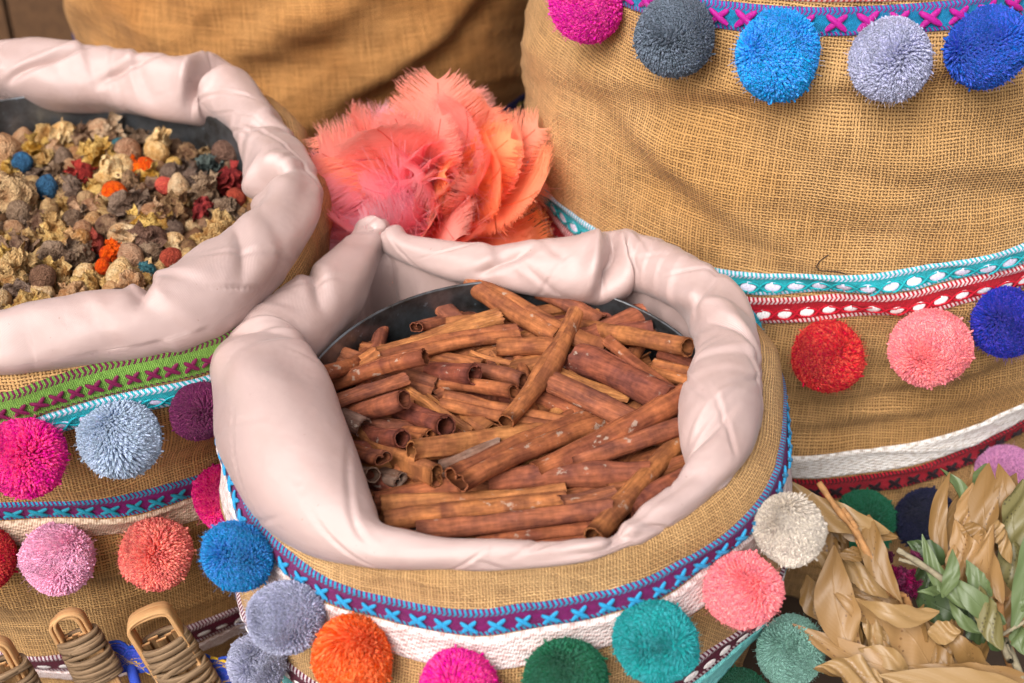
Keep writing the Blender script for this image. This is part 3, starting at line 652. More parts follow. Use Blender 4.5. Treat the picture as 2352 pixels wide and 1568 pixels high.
def quill(P0, P1, r0, r1, kind, seed, bend=.0, bulge=0.0, roll=None, mat=0):
    rng = np.random.default_rng(seed); P0 = np.array(P0); P1 = np.array(P1); L = np.linalg.norm(P1-P0); ax = (P1-P0)/L
    up = np.array([0, 0, 1.0])-ax*ax[2]; up /= np.linalg.norm(up); sd = np.cross(ax, up)
    S_ = section(kind, 1.0, rng); n = len(S_); K = 16
    if roll is None: roll = rng.uniform(0, 6.28)
    c, s_ = np.cos(roll), np.sin(roll); S_ = S_@np.array([[c, s_], [-s_, c]])
    t = np.linspace(0, 1, K); wv = Waves(6, (.5, 2.2), seed, 2, .6); rv = Waves(6, (.6, 2.5), seed+1, 1, .5)
    V = np.zeros((K, n, 3)); a_ = np.arctan2(S_[:, 1], S_[:, 0])
    for i, tt in enumerate(t):
        r = (r0+(r1-r0)*tt)*(1+.022*rv(tt*L/.06))*(1+bulge*np.exp(-((tt-.5)/.22)**2))
        off = sd*bend*L*(4*tt*(1-tt))+up*(.02*L*np.sin(tt*3.1+seed))
        tw = .35*tt*np.sin(seed); cc, ss = np.cos(tw), np.sin(tw); S2 = S_@np.array([[cc, ss], [-ss, cc]])
        rr = r*(1+.035*wv(np.cos(a_)*.5+tt*L/.05, np.sin(a_)*.5))
        e = 0.0
        if i == 0: e = -np.abs(.10*r*wv(np.cos(a_)*1.2+9, np.sin(a_)*1.2))
        if i == K-1: e = np.abs(.10*r*wv(np.cos(a_)*1.2+4, np.sin(a_)*1.2))
        V[i] = P0+ax*L*tt+off+(S2[:, :1]*rr[:, None])*sd+(S2[:, 1:]*rr[:, None])*up+np.outer(np.broadcast_to(e, n), ax)
    F = list(map(tuple, grid_faces(K, n, False, True))); h = n//2
    for base in (0, (K-1)*n):
        for j in range(h-1):
            q = (base+j, base+j+1, base+n-2-j, base+n-1-j); F.append(q if base else q[::-1])
    uu = np.repeat(t*L, n); vv = np.tile(np.concatenate([np.arange(h), np.arange(h)[::-1]+60])*(2*np.pi*(r0+r1)/2/h), K)
    M = V.reshape(-1, 3).mean(0)
    me = mesh('cinnamon_stick', V.reshape(-1, 3)-M, F, uv=np.stack([uu, vv], -1))
    return me, M
def cin_plane(lvl): return (0, .80, .376+lvl*.0040), np.array([-.05, -.05, 1.0])
STICKS = [ # u0,v0,u1,v1,width px,level,kind,bark,label
 (1322,721,1162,973,40,5,'tube',0,'thick knobbly cinnamon stick lying steeply across the top of the pile',dict(bulge=.42,bend=-.03)),
 (1085,655,1290,775,58,2,'tube',0,'wide cinnamon stick running in from under the far lining',{}),
 (958,740,1080,722,36,0,'double',1,'short cinnamon stick nearest the tin wall, open end to the left',dict(o=-1)),
 (862,810,1145,726,52,2,'trough',2,'pale wide bark piece below the bare tin wall',{}),
 (850,822,1190,757,42,3,'double',0,'long split cinnamon stick with dark purplish far end',dict(bend=-.03)),
 (752,898,975,823,38,4,'tube',0,'straight cinnamon stick with small hollow end, upper left',dict(o=1)),
 (752,928,932,866,40,5,'trough',1,'cinnamon stick with folded lip, above the hollow one',{}),
 (780,956,925,908,50,4,'tube',1,'round hollow cinnamon stick with pale ring end facing right',dict(o=1)),
 (725,872,848,790,36,3,'tube',0,'curved cinnamon stick touching the left lining',dict(o=-1,bend=.08)),
 (806,846,866,820,42,2,'double',0,'stubby cinnamon piece between two long sticks at left',{}),
 (930,848,1090,862,50,2,'tube',1,'dark cinnamon stick with wide open right end, centre left',dict(o=1)),
 (1081,815,1172,834,13,5,'strip',0,'thin cinnamon splinter at the centre of the pile',{}),
 (1088,840,1200,884,38,3,'tube',1,'plain cinnamon stick under the thin splinter',{}),
 (1143,796,1300,792,46,3,'tube',0,'ragged ended cinnamon stick crossing behind the steep one',{}),
 (960,886,1178,903,34,2,'tube',0,'slim straight cinnamon stick with dark hollow right end',dict(o=1)),
 (920,880,1095,985,56,1,'trough',0,'broad smooth bark slanting down right at centre left',{}),
 (1020,914,1325,978,46,3,'double',0,'long cinnamon stick passing under the steep one',{}),
 (880,934,1022,972,48,2,'tube',1,'hollow cinnamon stick with round mouth, second of the open ended trio',dict(o=1)),
 (842,992,924,1016,46,3,'tube',1,'short hollow cinnamon stick, lowest of the open ended trio',dict(o=1)),
 (880,978,982,996,40,2,'double',0,'small curled cinnamon stick beside the open ended trio',dict(o=1)),
 (948,1026,1290,998,56,4,'tube',2,'golden brown cinnamon stick lying level across the middle',dict(o=-1)),
 (1058,952,1128,984,36,1,'double',0,'curled scrap of cinnamon above the golden stick',dict(o=1)),
 (1328,738,1578,802,42,3,'tube',0,'long cinnamon stick at the back right with square cut end',dict(o=1)),
 (1330,815,1540,930,72,4,'tube',1,'fat reddish cinnamon stick with grey patches at right',{}),
 (1395,776,1568,906,28,6,'double',0,'slim cinnamon stick lying on the fat reddish one',dict(bend=.03)),
 (1270,884,1470,958,56,5,'trough',1,'wide red brown bark roll right of the steep stick',{}),
 (1283,856,1448,902,40,3,'strip',2,'pale curved bark flake behind the wide roll',{}),
 (1235,910,1405,962,46,2,'trough',0,'ragged bark trough under the wide roll',{}),
 (1320,780,1385,796,46,3,'double',0,'cinnamon stub beside the top of the steep stick',{}),
 (1232,1070,1572,912,60,5,'tube',0,'longest cinnamon stick rising to the right lining',{}),
 (1312,1062,1560,975,46,4,'tube',1,'cinnamon stick lying just below the longest one',{}),
 (1050,1108,1390,968,64,4,'double',0,'thick cinnamon stick with hollow lower left end at the middle',dict(o=-1)),
 (1125,1110,1490,1078,60,3,'tube',1,'purplish red cinnamon stick with white lichen at its right end',{}),
 (880,1166,1298,1128,50,3,'tube',2,'smooth cinnamon stick in the front rows, upper one',{}),
 (888,1200,1300,1152,48,4,'tube',0,'front cinnamon stick ending in a flat broken tip',{}),
 (1290,1165,1412,1122,48,5,'strip',1,'flat lichen spotted bark strip near the front right',{}),
 (1398,1118,1456,1106,28,3,'tube',0,'small cinnamon stub near the front right',{}),
 (1364,1222,1568,1020,50,3,'tube',0,'cinnamon stick standing against the front right lining, hollow foot',dict(o=-1)),
 (958,1212,1405,1182,50,4,'tube',1,'cinnamon stick along the front lining, second from the edge',{}),
 (1095,1240,1362,1216,40,3,'tube',0,'cinnamon stick touching the front lining edge',{}),
 (1500,840,1600,868,46,2,'double',0,'short cinnamon stick by the right lining',{}),
 (1520,812,1605,850,40,1,'tube',1,'dark cinnamon stick tucked at the far right',{}),
 (1238,682,1382,745,40,0,'tube',1,'shaded cinnamon stick deep under the far lining',{}),
 (802,996,1000,1092,48,2,'double',0,'cinnamon stick whose open end is heart shaped',dict(o=1,roll=1.6)),
 (802,1030,880,1060,38,3,'double',1,'short cinnamon stick against the left lining flap',dict(o=1)),
 (828,1078,856,1098,36,2,'tube',3,'greyish cinnamon end under the left lining flap',dict(o=1)),
 (862,1090,920,1104,38,1,'double',3,'grey cinnamon scrap beside the heart shaped end',dict(o=1)),
 (850,1126,988,1112,24,3,'strip',2,'thin bark edge in front of the heart shaped end',{}),
 (866,1150,1050,1128,60,2,'tube',0,'wide cinnamon stick emerging from the left lining flap',{}),
 (762,940,834,980,50,3,'trough',3,'grey ragged bark chip against the left lining',{}),
 (1010,1062,1145,1026,46,3,'double',3,'lichen grey cinnamon stick below the golden one',{}),
 (880,1228,1010,1246,44,2,'tube',1,'dark cinnamon stick under the front left corner of the lining',{}),
 (960,1252,1200,1262,44,2,'tube',0,'cinnamon stick half under the front lining, left one',{}),
 (1170,1264,1400,1244,44,2,'double',1,'cinnamon stick half under the front lining, right one',{}),
 (1440,1180,1580,1090,46,2,'tube',1,'dark cinnamon stick half under the right front lining',{}),
 (930,1220,968,1212,14,3,'tube',0,'tiny cinnamon twig at the front left',{}),
]
for i, (u0, v0, u1, v1, w, lv, kind, bk, lab, kw) in enumerate(STICKS):
    kw = dict(kw); op = kw.pop('o', 0); ln = math.hypot(u1-u0, v1-v0); tl = op*min(4.0, ln*.030)
    A = at_plane(u0, v0, *cin_plane(lv-tl)); B = at_plane(u1, v1, *cin_plane(lv+tl)); r = px2m(w/2, (A+B)/2)
    rr = np.random.default_rng(i+500)
    A[2] += rr.uniform(-.004, .004); B[2] += rr.uniform(-.004, .004)
    if kind == 'double': r *= 1.08
    kw = dict(kw)
    if kind == 'double' and 'roll' not in kw: kw['roll'] = rr.uniform(-.5, .5)+(np.pi if rr.random() < .4 else 0)
    if kind == 'trough': kw['roll'] = rr.uniform(-.6, .6)+(np.pi if rr.random() < .75 else 0)
    if kind == 'strip': kw['roll'] = rr.uniform(-.4, .4)
    if 'bend' not in kw: kw['bend'] = rr.uniform(-.03, .03)
    me, M = quill(A, B, r*rr.uniform(.92, 1.05), r*rr.uniform(.9, 1.05), kind, i*7+3, mat=bk, **kw)
    tag(obj('cinnamon_stick', me, BARK[bk], loc=M), lab, 'cinnamon stick', 'cinnamon sticks in the front sack')
rr = np.random.default_rng(99); cnt = 0; fills = []
from collections import defaultdict
ORD = ['nearest', 'second', 'third', 'fourth', 'fifth', 'sixth', 'seventh', 'eighth', 'ninth', 'tenth', 'eleventh', 'twelfth']
def place_labels(items, marks, what):
    grp = defaultdict(list)
    for (o, u, v, kind) in items:
        du = min(marks, key=lambda q: math.hypot(q[1]-u, (q[2]-v)*1.4)); dx, dy = u-du[1], (v-du[2])*1.4
        rel = ('right of' if dx > 0 else 'left of') if abs(dx) > abs(dy) else ('in front of' if dy > 0 else 'behind')
        grp[(what(kind), rel, du[0])].append((math.hypot(dx, dy), o))
    for (w, rel, du), lst in grp.items():
        lst.sort(key=lambda q: q[0])
        for i, (_, o) in enumerate(lst): o['label'] = f'{w} {rel} {du}' if len(lst) == 1 else f'{w}, {ORD[min(i, 11)]} one {rel} {du}'
CMARKS = [('the steep knobbly stick', 1240, 850), ('the golden level stick', 1120, 1012), ('the heart shaped stick end', 985, 1085), ('the fat reddish stick', 1430, 870), ('the longest stick', 1400, 990), ('the ring ended hollow stick', 915, 910),
          ('the stick along the front lining', 1180, 1195), ('the hollow foot at front right', 1375, 1210), ('the bare tin wall', 900, 740), ('the far lining pinch', 1340, 700), ('the purplish stick with lichen', 1300, 1094), ('the left lining flap', 800, 1010),
          ('the right lining', 1570, 860), ('the thin splinter', 1126, 825), ('the front left lining corner', 900, 1190), ('the square cut stick end', 1570, 800)]
while cnt < 110:
    x, y = rr.uniform(-.15, .15, 2)
    if math.hypot(x, y) > .128: continue
    a = rr.uniform(-.7, .7)+(0 if rr.random() < .75 else rr.uniform(0, 3)); L = rr.uniform(.035, .055); lv = rr.uniform(-2.6, .6)
    pp, nn = cin_plane(lv); d = np.array([np.cos(a), np.sin(a), 0])*L; c0 = np.array([x, y+.80, 0])
    f = lambda q: np.array([q[0], q[1], pp[2]-((q[0]-pp[0])*nn[0]+(q[1]-pp[1])*nn[1])])
    A, B = f(c0-d), f(c0+d); r = rr.uniform(.0055, .0085); k = rr.choice(['tube', 'tube', 'double', 'trough'])
    me, M = quill(A, B, r, r*rr.uniform(.85, 1.1), k, 900+cnt, bend=rr.uniform(-.03, .03))
    o = tag(obj('cinnamon_stick', me, BARK[rr.choice([0, 1, 1, 0, 2])], loc=M), '', 'cinnamon stick', 'cinnamon sticks buried under the top layer'); cnt += 1
    fills.append((o, *proj(M), {'tube': 'rolled', 'double': 'double curled', 'trough': 'open'}[k]))
place_labels(fills, CMARKS, lambda q: f'buried {q} cinnamon piece')
# ------------------------------------------------------------------ dried buds
def ico(sub):
    import bmesh
    bm = bmesh.new(); bmesh.ops.create_icosphere(bm, subdivisions=sub, radius=1); V = np.array([v.co[:] for v in bm.verts]); F = [tuple(v.index for v in f.verts) for f in bm.faces]; bm.free(); return V, F
IV, IF = ico(4); IV3, IF3 = ico(3)
def ridged(w, *x): return 1-np.abs(w(*x))
def bud_crumple(seed):
    V = IV.copy(); r = np.random.default_rng(seed)
    w1 = Waves(10, (.25, .5), seed, 3, .5); w2 = Waves(12, (.6, 1.3), seed+1, 3, .6); w3 = Waves(12, (1.6, 3.0), seed+2, 3, .6)
    q = V+np.stack([w1(*V.T), w1(*V.T[::-1]), w1(*(V.T+3))], -1)*.15
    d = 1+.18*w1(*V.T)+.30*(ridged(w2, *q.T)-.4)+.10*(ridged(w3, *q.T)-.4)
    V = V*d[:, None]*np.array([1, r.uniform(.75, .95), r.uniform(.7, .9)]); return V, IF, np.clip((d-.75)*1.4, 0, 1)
def bud_smooth(seed):
    V = IV3.copy(); r = np.random.default_rng(seed); w = Waves(8, (.2, .45), seed, 3); w2 = Waves(8, (.9, 1.6), seed+1, 3)
    x = V[:, 0]; taper = 1-.32*np.clip(x, 0, 1)**2; V = V*np.stack([np.full(len(V), r.uniform(1.1, 1.3)), taper, taper], -1)
    V[:, 0] += .22*np.clip(x-.75, 0, 1)*4*.5; V = V*(1+.06*w(*V.T)+.02*w2(*V.T))[:, None]*.82; return V, IF3, np.full(len(V), .6)
def bud_rose(seed):
    """round calyx with a crumpled papery corolla on one end"""
    V = IV.copy(); r = np.random.default_rng(seed); w1 = Waves(8, (.2, .4), seed, 3); w2 = Waves(12, (.7, 1.5), seed+1, 3, .5); w3 = Waves(10, (1.6, 2.8), seed+2, 3)
    x = V[:, 0]; k = np.clip((x+.05)/.35, 0, 1); k = k*k*(3-2*k)
    d = 1+.04*w1(*V.T)+k*(.13*w1(*(V.T+1))+.34*(ridged(w2, V[:, 0]*.5, V[:, 1]*1.4, V[:, 2]*1.4)-.45)+.07*ridged(w3, *V.T))-.10*np.exp(-((x-.12)/.10)**2)
    V = V*d[:, None]; V[:, 0] += k*.45*np.clip(x, 0, 1); V[:, 1:] *= (1-.12*k[:, None]); V *= .86; return V, IF, k*.5+.25+.25*np.clip(d-.9, 0, 1)
def petals(V, F, a_, seed, n, half):
    r = np.random.default_rng(seed); Vs = [V]; Fs = list(map(tuple, F)); A = [a_]; off = len(V)
    for k in range(n):
        d = r.normal(size=3)
        if half: d[0] = abs(d[0])+.3
        d /= np.linalg.norm(d); t1 = np.cross(d, r.normal(size=3)); t1 /= np.linalg.norm(t1); up = d*r.uniform(.3, .9)+t1*.8; up /= np.linalg.norm(up); sd = np.cross(up, d); sd /= np.linalg.norm(sd); nn = np.cross(sd, up)
        L, W = r.uniform(.4, .75), r.uniform(.28, .5); G = []
        for i in range(5):
            for j in range(5):
                q = i/4; x = (j-2)/2; w = W*(.5+.5*math.sin(min(q*1.15, 1)*1.6)); G.append(d*.72+up*L*q+sd*x*w+nn*(.22*x*x*r.uniform(.6, 1.2)+r.normal()*.05+.25*q*q))
        Vs.append(np.array(G)); Fs += [tuple(f) for f in grid_faces(5, 5, off=off)]; A.append(np.full(25, r.uniform(.5, 1.0))); off += 25
    return np.vstack(Vs), Fs, np.concatenate(A)
BUDS = {}
for kname, fn, nvar in (('crumple', bud_crumple, 7), ('smooth', bud_smooth, 4), ('rose', bud_rose, 7)):
    BUDS[kname] = []
    for q in range(nvar):
        v, f, a_ = fn(200+q*13+len(kname)) 
        if kname != 'smooth': v, f, a_ = petals(v, f, a_, q+len(kname), 9 if kname == 'crumple' else 6, kname == 'rose')
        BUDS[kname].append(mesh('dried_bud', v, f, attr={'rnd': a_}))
def bud_mat(name, c0, c1):
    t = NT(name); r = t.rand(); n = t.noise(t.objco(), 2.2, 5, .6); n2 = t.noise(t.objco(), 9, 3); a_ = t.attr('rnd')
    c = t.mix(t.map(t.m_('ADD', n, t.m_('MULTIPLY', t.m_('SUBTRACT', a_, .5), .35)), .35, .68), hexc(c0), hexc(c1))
    c = t.hsv(c, t.map(r, 0, 1, .486, .501), t.map(r, 0, 1, .9, 1.1), t.m_('MULTIPLY', t.map(n2, .3, .7, .78, 1.18), t.map(r, 0, 1, .85, 1.15)))
    return t.out(c, .75, t.bump(t.m_('ADD', n, t.m_('MULTIPLY', n2, .5)), .6, .12), spec=.2)
BMAT = dict(straw=bud_mat('bud_straw', '#a0743a', '#dcb978'), brown=bud_mat('bud_brown', '#6a4c38', '#a2825f'), grey=bud_mat('bud_grey_brown', '#66503f', '#98806a'), tan=bud_mat('bud_tan', '#a87848', '#cda577'),
            pale=bud_mat('bud_pale', '#c79a66', '#e6c99a'), orange=bud_mat('bud_orange', '#c8400e', '#ee6a1c'), red=bud_mat('bud_red', '#7d2414', '#b8452a'), rust=bud_mat('bud_rust', '#8f3a20', '#b8552e'),
            blue=bud_mat('bud_blue', '#24405f', '#3f6d96'), slate=bud_mat('bud_slate', '#39423f', '#66706a'), teal=bud_mat('bud_teal', '#25545f', '#4f8794'), plum=bud_mat('bud_plum', '#573d30', '#836452'))
ZB = .388
def bud_at(u, v, px, kind, m, label=None, group=None, lift=0.0, seed=0):
    r = np.random.default_rng(seed+int(u*3+v*7) % 9973); p = at_z(u, v, ZB+lift)
    o = obj('dried_bud', BUDS[kind][r.integers(len(BUDS[kind]))], BMAT[m], slot='OBJECT', loc=p, rot=r.uniform(0, 6.28, 3), scale=np.array([1, 1, 1])*px2m(px/2, p)*1.12*r.uniform(.92, 1.05, 3))
    o['category'] = 'dried bud'; o['group'] = group or 'dried buds in the left sack'
    if label: o['label'] = label
    return o, (u, v, px)
SPEC = [(50,372,50,'smooth','blue','small blue bud near the left edge of the picture','the blue bud at the picture edge'),(108,430,56,'smooth','blue','round blue bud among straw coloured ones','the round blue bud'),
 (330,384,58,'rose','orange','bright orange bud in the upper middle of the tin','the upper orange bud'),(262,440,58,'smooth','orange','smooth bright orange bud at the middle of the tin','the smooth orange bud'),(380,427,46,'smooth','orange','small orange bud half hidden under brown petals','the half hidden orange bud'),
 (190,402,54,'rose','red','crumpled red bud left of the pale twin buds','the crumpled red bud'),(528,412,62,'crumple','red','large crumpled red bud beside the right lining','the large crumpled red bud'),(541,456,48,'smooth','rust','smooth rust red bud under the large crumpled red one','the smooth rust bud'),
 (478,392,58,'crumple','slate','dark slate crumpled bud near the right lining','the dark slate bud'),(482,446,82,'crumple','grey','big grey crumpled bud with dark folds at right','the big grey bud'),(466,482,48,'crumple','red','dark red shrivelled bud under the big grey one','the dark red shrivelled bud'),
 (250,582,46,'rose','orange','small orange red bud above the front lining','the orange bud near the front'),(395,592,54,'smooth','rust','round rust coloured bud touching the front lining','the round rust bud'),(236,612,36,'smooth','orange','tiny orange bud in the front row','the tiny orange bud'),(342,622,34,'crumple','teal','small teal scrap beside the front lining','the teal scrap'),
 (278,632,78,'smooth','pale','large pale nut shaped bud lying at the front lining','the large pale front bud'),(284,545,74,'rose','pale','pale cream bud with papery petals, front middle','the pale cream bud'),(353,552,76,'rose','plum','plum brown bud with shrivelled petals, front right','the plum brown bud'),(300,588,66,'smooth','tan','tan nut shaped bud between plum and pale ones','the tan nut bud'),
 (145,308,66,'rose','pale','pale bud standing up at the back of the tin, left one','the left standing pale bud'),(234,302,68,'rose','pale','pale bud standing up at the back of the tin, right one','the right standing pale bud'),(276,334,40,'smooth','teal','small teal bud behind the pinkish tan one','the small teal bud'),
 (295,350,70,'rose','tan','pinkish tan bud near the back of the tin','the pinkish tan bud'),(363,345,66,'rose','pale','pale bud with torn petals, back right','the torn pale bud'),(225,360,60,'crumple','straw','straw yellow crumpled bud at the upper middle','the straw bud at upper middle'),(280,385,60,'smooth','pale','pale oval bud, upper of twin pale buds','the pale twin buds'),(245,402,64,'rose','pale','pale oval bud, lower of twin pale buds',None),
 (10,350,90,'smooth','tan','big tan bud cut by the left picture edge','the big tan bud at the edge'),(410,432,60,'smooth','pale','pale pinkish bud left of the big grey one','the pale pinkish bud'),(500,535,70,'crumple','straw','straw crumpled bud touching the right front lining','the straw bud at the right front'),(30,450,96,'crumple','straw','big golden crumpled bud near the left edge','the big golden bud'),
 (522,355,70,'smooth','plum','dark brown round bud tucked under the right lining','the dark round bud'),(500,600,10,'smooth','tan',None,None),
 (40,625,86,'rose','straw','yellow bud with papery petals in the front left','the yellow front bud'),(98,640,62,'smooth','plum','dark plum oval bud in the front left','the dark plum front bud'),(350,495,66,'rose','tan','tan domed bud with ragged brown skirt','the tan domed bud'),(405,485,74,'crumple','brown','round brown crumpled bud right of centre','the round brown bud'),(300,470,64,'crumple','grey','dark grey brown bud below the smooth orange one','the grey brown bud')]
placed = []; marks = []
for i, (u, v, px, k, m, lab, short) in enumerate(SPEC):
    if lab is None: continue
    o, q = bud_at(u, v, px, k, m, lab, lift=.006, seed=i); placed.append(q)
    if short: marks.append((short, u, v))
rr = np.random.default_rng(4); todo = []
tries = 0
while tries < 16000 and len(todo) < 280:
    tries += 1; a = rr.uniform(0, 2*np.pi); q = .183*math.sqrt(rr.random()); x, y = -.40+q*np.cos(a), 1.03+q*np.sin(a)
    u, v = proj((x, y, ZB)); px = rr.uniform(46, 78)*1.1/depth((x, y, ZB))
    if u < -45: continue
    if any(math.hypot((u-a_[0]), (v-a_[1])*1.55) < .33*(px+a_[2]) for a_ in placed): continue
    w = np.array([.34, .20, .12, .16, .10, .05, .03]); yel = np.clip((v-330)/300, 0, 1)*np.clip(1.1-u/500, .1, 1); w[0] += .45*yel; w[2] += .15*(1-yel); w[3] += .1; w /= w.sum()
    m = rr.choice(['straw', 'brown', 'grey', 'tan', 'pale', 'plum', 'rust'], p=w)
    k = rr.choice(['crumple', 'rose', 'smooth'], p=[.45, .40, .15]) if m in ('straw', 'brown', 'grey') else rr.choice(['rose', 'smooth', 'crumple'], p=[.45, .45, .10])
    o, q = bud_at(u, v, px, k, m, lift=rr.uniform(-.010, .004), seed=tries); placed.append(q); todo.append((o, u, v, k, m))
ADJ = dict(straw='straw yellow', brown='brown', grey='grey brown', tan='tan', pale='pale cream', plum='dark plum', rust='rust red'); KD = dict(crumple='crumpled', rose='papery', smooth='smooth')
place_labels([(o, u, v, (k, m)) for (o, u, v, k, m) in todo], marks, lambda q: f'{ADJ[q[1]]} {KD[q[0]]} bud')
# buried buds under the visible layer: nobody could count them
Vs = []; Fs = []; off = 0; Vq, Fq = ico(2)
for i in range(420):
    a = rr.uniform(0, 2*np.pi); q = .185*math.sqrt(rr.random()); c = np.array([-.40+q*np.cos(a), 1.03+q*np.sin(a), ZB-rr.uniform(.010, .028)])
    wv = Waves(6, (.3, .8), 700+i, 3); vv = Vq*(1+.16*wv(*Vq.T))[:, None]*rr.uniform(.009, .013)+c; Vs.append(vv); Fs.append(np.array(Fq)+off); off += len(vv)
fill = obj('buried_buds', mesh('buried_buds', np.vstack(Vs), np.vstack(Fs)), BMAT['brown']); fill['kind'] = 'stuff'; fill['label'] = 'brown dried buds heaped under the top layer in the left tin'; fill['category'] = 'dried buds'
# ------------------------------------------------------------------ feather pouf wedged between the sacks
def feather_mat(name, c0, c1):
    t = NT(name); u, v = t.uv(); r = t.rand()
    c = t.mix(t.map(u, .1, .8), hexc(c1), hexc(c0)); barb = t.noise(t.comb(t.m_('MULTIPLY', u, 90), t.m_('MULTIPLY', v, 3)), 1.0, 2)
    c = t.hsv(c, t.map(r, 0, 1, .488, .512), t.map(r, 0, 1, .88, 1.08), t.m_('MULTIPLY', t.map(barb, .3, .7, .92, 1.08), t.map(r, 0, 1, .9, 1.1)))
    return t.out(c, .6, None, sheen=.1, spec=.2, trans=.55)
FM = [feather_mat('feather_coral', '#ffb6a6', '#ff9282'), feather_mat('feather_pink', '#ffbcc4', '#ff98b0'), feather_mat('feather_orange', '#ffb08a', '#ff8c60')]
def feather_mesh(seed, L=1.0, W=.44, curl=.5, cup=.25, fray=.35):
    """a vane of separate barbs on a quill; u runs along the feather"""
    r = np.random.default_rng(seed); nb = 170; V = []; F = []; U = []
    def spine(t): a = curl*t*t; return np.array([L*t*(1-.18*a), 0, L*.42*a])
    def width(t): return W*np.clip(np.sin(np.pi*np.clip(t, 0, 1)**.72*.93+.05), 0, 1)**.75*np.clip(t*4, .25, 1)
    split = r.uniform(.25, .95, 4)
    for side in (1, -1):
        jit = 0.0
        for k in range(nb):
            t = .08+.92*(k+.5)/nb
            gap = np.min(np.abs(split-t)); w = width(t)*(1+.05*math.sin(k*.9+seed)+r.normal()*.025)*(1.1 if r.random() < .05 else 1); fw = 1.9/nb*L
            lean = .55+.45*t+(r.normal()*.03)+(.10 if gap < .012 else 0)
            tipfray = fray*r.random()**2*.18
            idx = len(V); m = 6; jt = r.normal()*.022; jn = r.normal()*.02
            for j in range(m):
                q = j/(m-1); p = spine(t); tn = spine(t+.01)-spine(t-.01); tn /= np.linalg.norm(tn)
                yv = np.array([0, side, 0]); nn = np.cross(tn, np.array([0, 1, 0])); nn *= np.sign(nn[2]) if nn[2] else 1
                c = p+yv*w*q*(1-.12*q)+tn*(w*lean*q**1.25*.8)+nn*(cup*w*q*q+(r.normal()*.004 if q > .6 else 0))
                c = c+tn*(jt*q**3)+nn*(jn*q**3); hw = fw*.5*(1.0 if q < .5 else (1.0-.68*(q-.5)/.5))*(1+.25*tipfray)
                V += [c-tn*hw, c+tn*hw]; U += [(t, q), (t, q)]
            for j in range(m-1): F.append((idx+2*j, idx+2*j+1, idx+2*j+3, idx+2*j+2))
    n0 = len(V); tq = np.linspace(-.04, .97, 14); sv, sf = tube_mesh(np.array([spine(t)+np.array([0, 0, .004]) for t in tq]), np.linspace(.016, .003, 14), 5)
    V += list(sv); U += [(0.15, 0)]*len(sv); F += [tuple(i+n0 for i in f) for f in sf]
    return mesh('feather', V, F, uv=U)
def down_mesh(seed, n=46):
    r = np.random.default_rng(seed); parts = []
    V = []; F = []; U = []
    for k in range(n):
        d = r.normal(size=3); d[2] = abs(d[2]); d /= np.linalg.norm(d); L = r.uniform(.35, .9); sd = np.cross(d, r.normal(size=3)); sd /= np.linalg.norm(sd); b = len(V); cv = r.normal(size=3)*.22
        for j in range(6):
            q = j/5; c = d*L*q+cv*q*q*L; V += [c-sd*.008*(1-q*.8), c+sd*.008*(1-q*.8)]; U += [(q, .5)]*2
        for j in range(5): F.append((b+2*j, b+2*j+1, b+2*j+3, b+2*j+2))
    return mesh('down', V, F, uv=U)
FMESH = [feather_mesh(1, curl=.35, cup=.2), feather_mesh(2, curl=.7, cup=.3, W=.5), feather_mesh(3, curl=.15, cup=.15, W=.36), feather_mesh(4, curl=.9, cup=.35, W=.46, fray=.6), feather_mesh(5, curl=-.3, cup=-.15, W=.42, fray=.6)]
DOWN = [down_mesh(1), down_mesh(2)]
fc = np.array(at_z(1000, 478, .372)); pouf = thing('feather_pouf', 'fluffy coral pink feather pouf wedged between the sacks behind the cinnamon', 'feather pouf', tuple(fc))
pole = CAM-fc; pole /= np.linalg.norm(pole); pole = pole*.72+np.array([0, -.1, .75]); pole /= np.linalg.norm(pole)
e1 = np.cross(pole, [0, 0, 1.0]); e1 /= np.linalg.norm(e1); e2 = np.cross(e1, pole)
r = np.random.default_rng(12)
def put_feather(el, az, L, mi, mat, roll=0.0, base=.02, off=(0, 0)):
    """el: angle from the pole, az round it; the blade's cupped face looks back to the pole"""
    d = np.cos(el)*pole+np.sin(el)*(np.cos(az)*e1+np.sin(az)*e2)
    face = pole-d*np.dot(pole, d); face /= (np.linalg.norm(face)+1e-9); y = np.cross(face, d)
    cr, sr = np.cos(roll), np.sin(roll); y, face = y*cr+face*sr, face*cr-y*sr
    M = Matrix(((d[0]*L, y[0]*L, face[0]*L, d[0]*base+off[0]), (d[1]*L, y[1]*L, face[1]*L, d[1]*base), (d[2]*L, y[2]*L, face[2]*L, d[2]*base+off[1]), (0, 0, 0, 1)))
    o = obj('feather', FMESH[mi], FM[mat], pouf, slot='OBJECT'); o.matrix_local = M
for ring, (el, n, L) in enumerate([(1.62, 15, .100), (1.30, 14, .100), (1.02, 12, .096), (.72, 10, .088), (.42, 7, .078), (.15, 3, .066)]):
    for k in range(n):
        az = 2*np.pi*(k+.5*(ring % 2))/n+r.normal()*.12
        m = 1 if np.cos(az) > .2 and r.random() < .8 else (2 if (np.cos(az) < -.2 and r.random() < .6) else 0)
        put_feather(el+r.normal()*.2, az+r.normal()*.1, L*r.uniform(.75, 1.12), r.integers(5), m, r.normal()*.65, .016)
for k in range(9): put_feather(r.uniform(1.55, 2.1), r.uniform(-1.0, -.1), r.uniform(.075, .105), r.integers(5), 1, r.normal()*.6, .03)
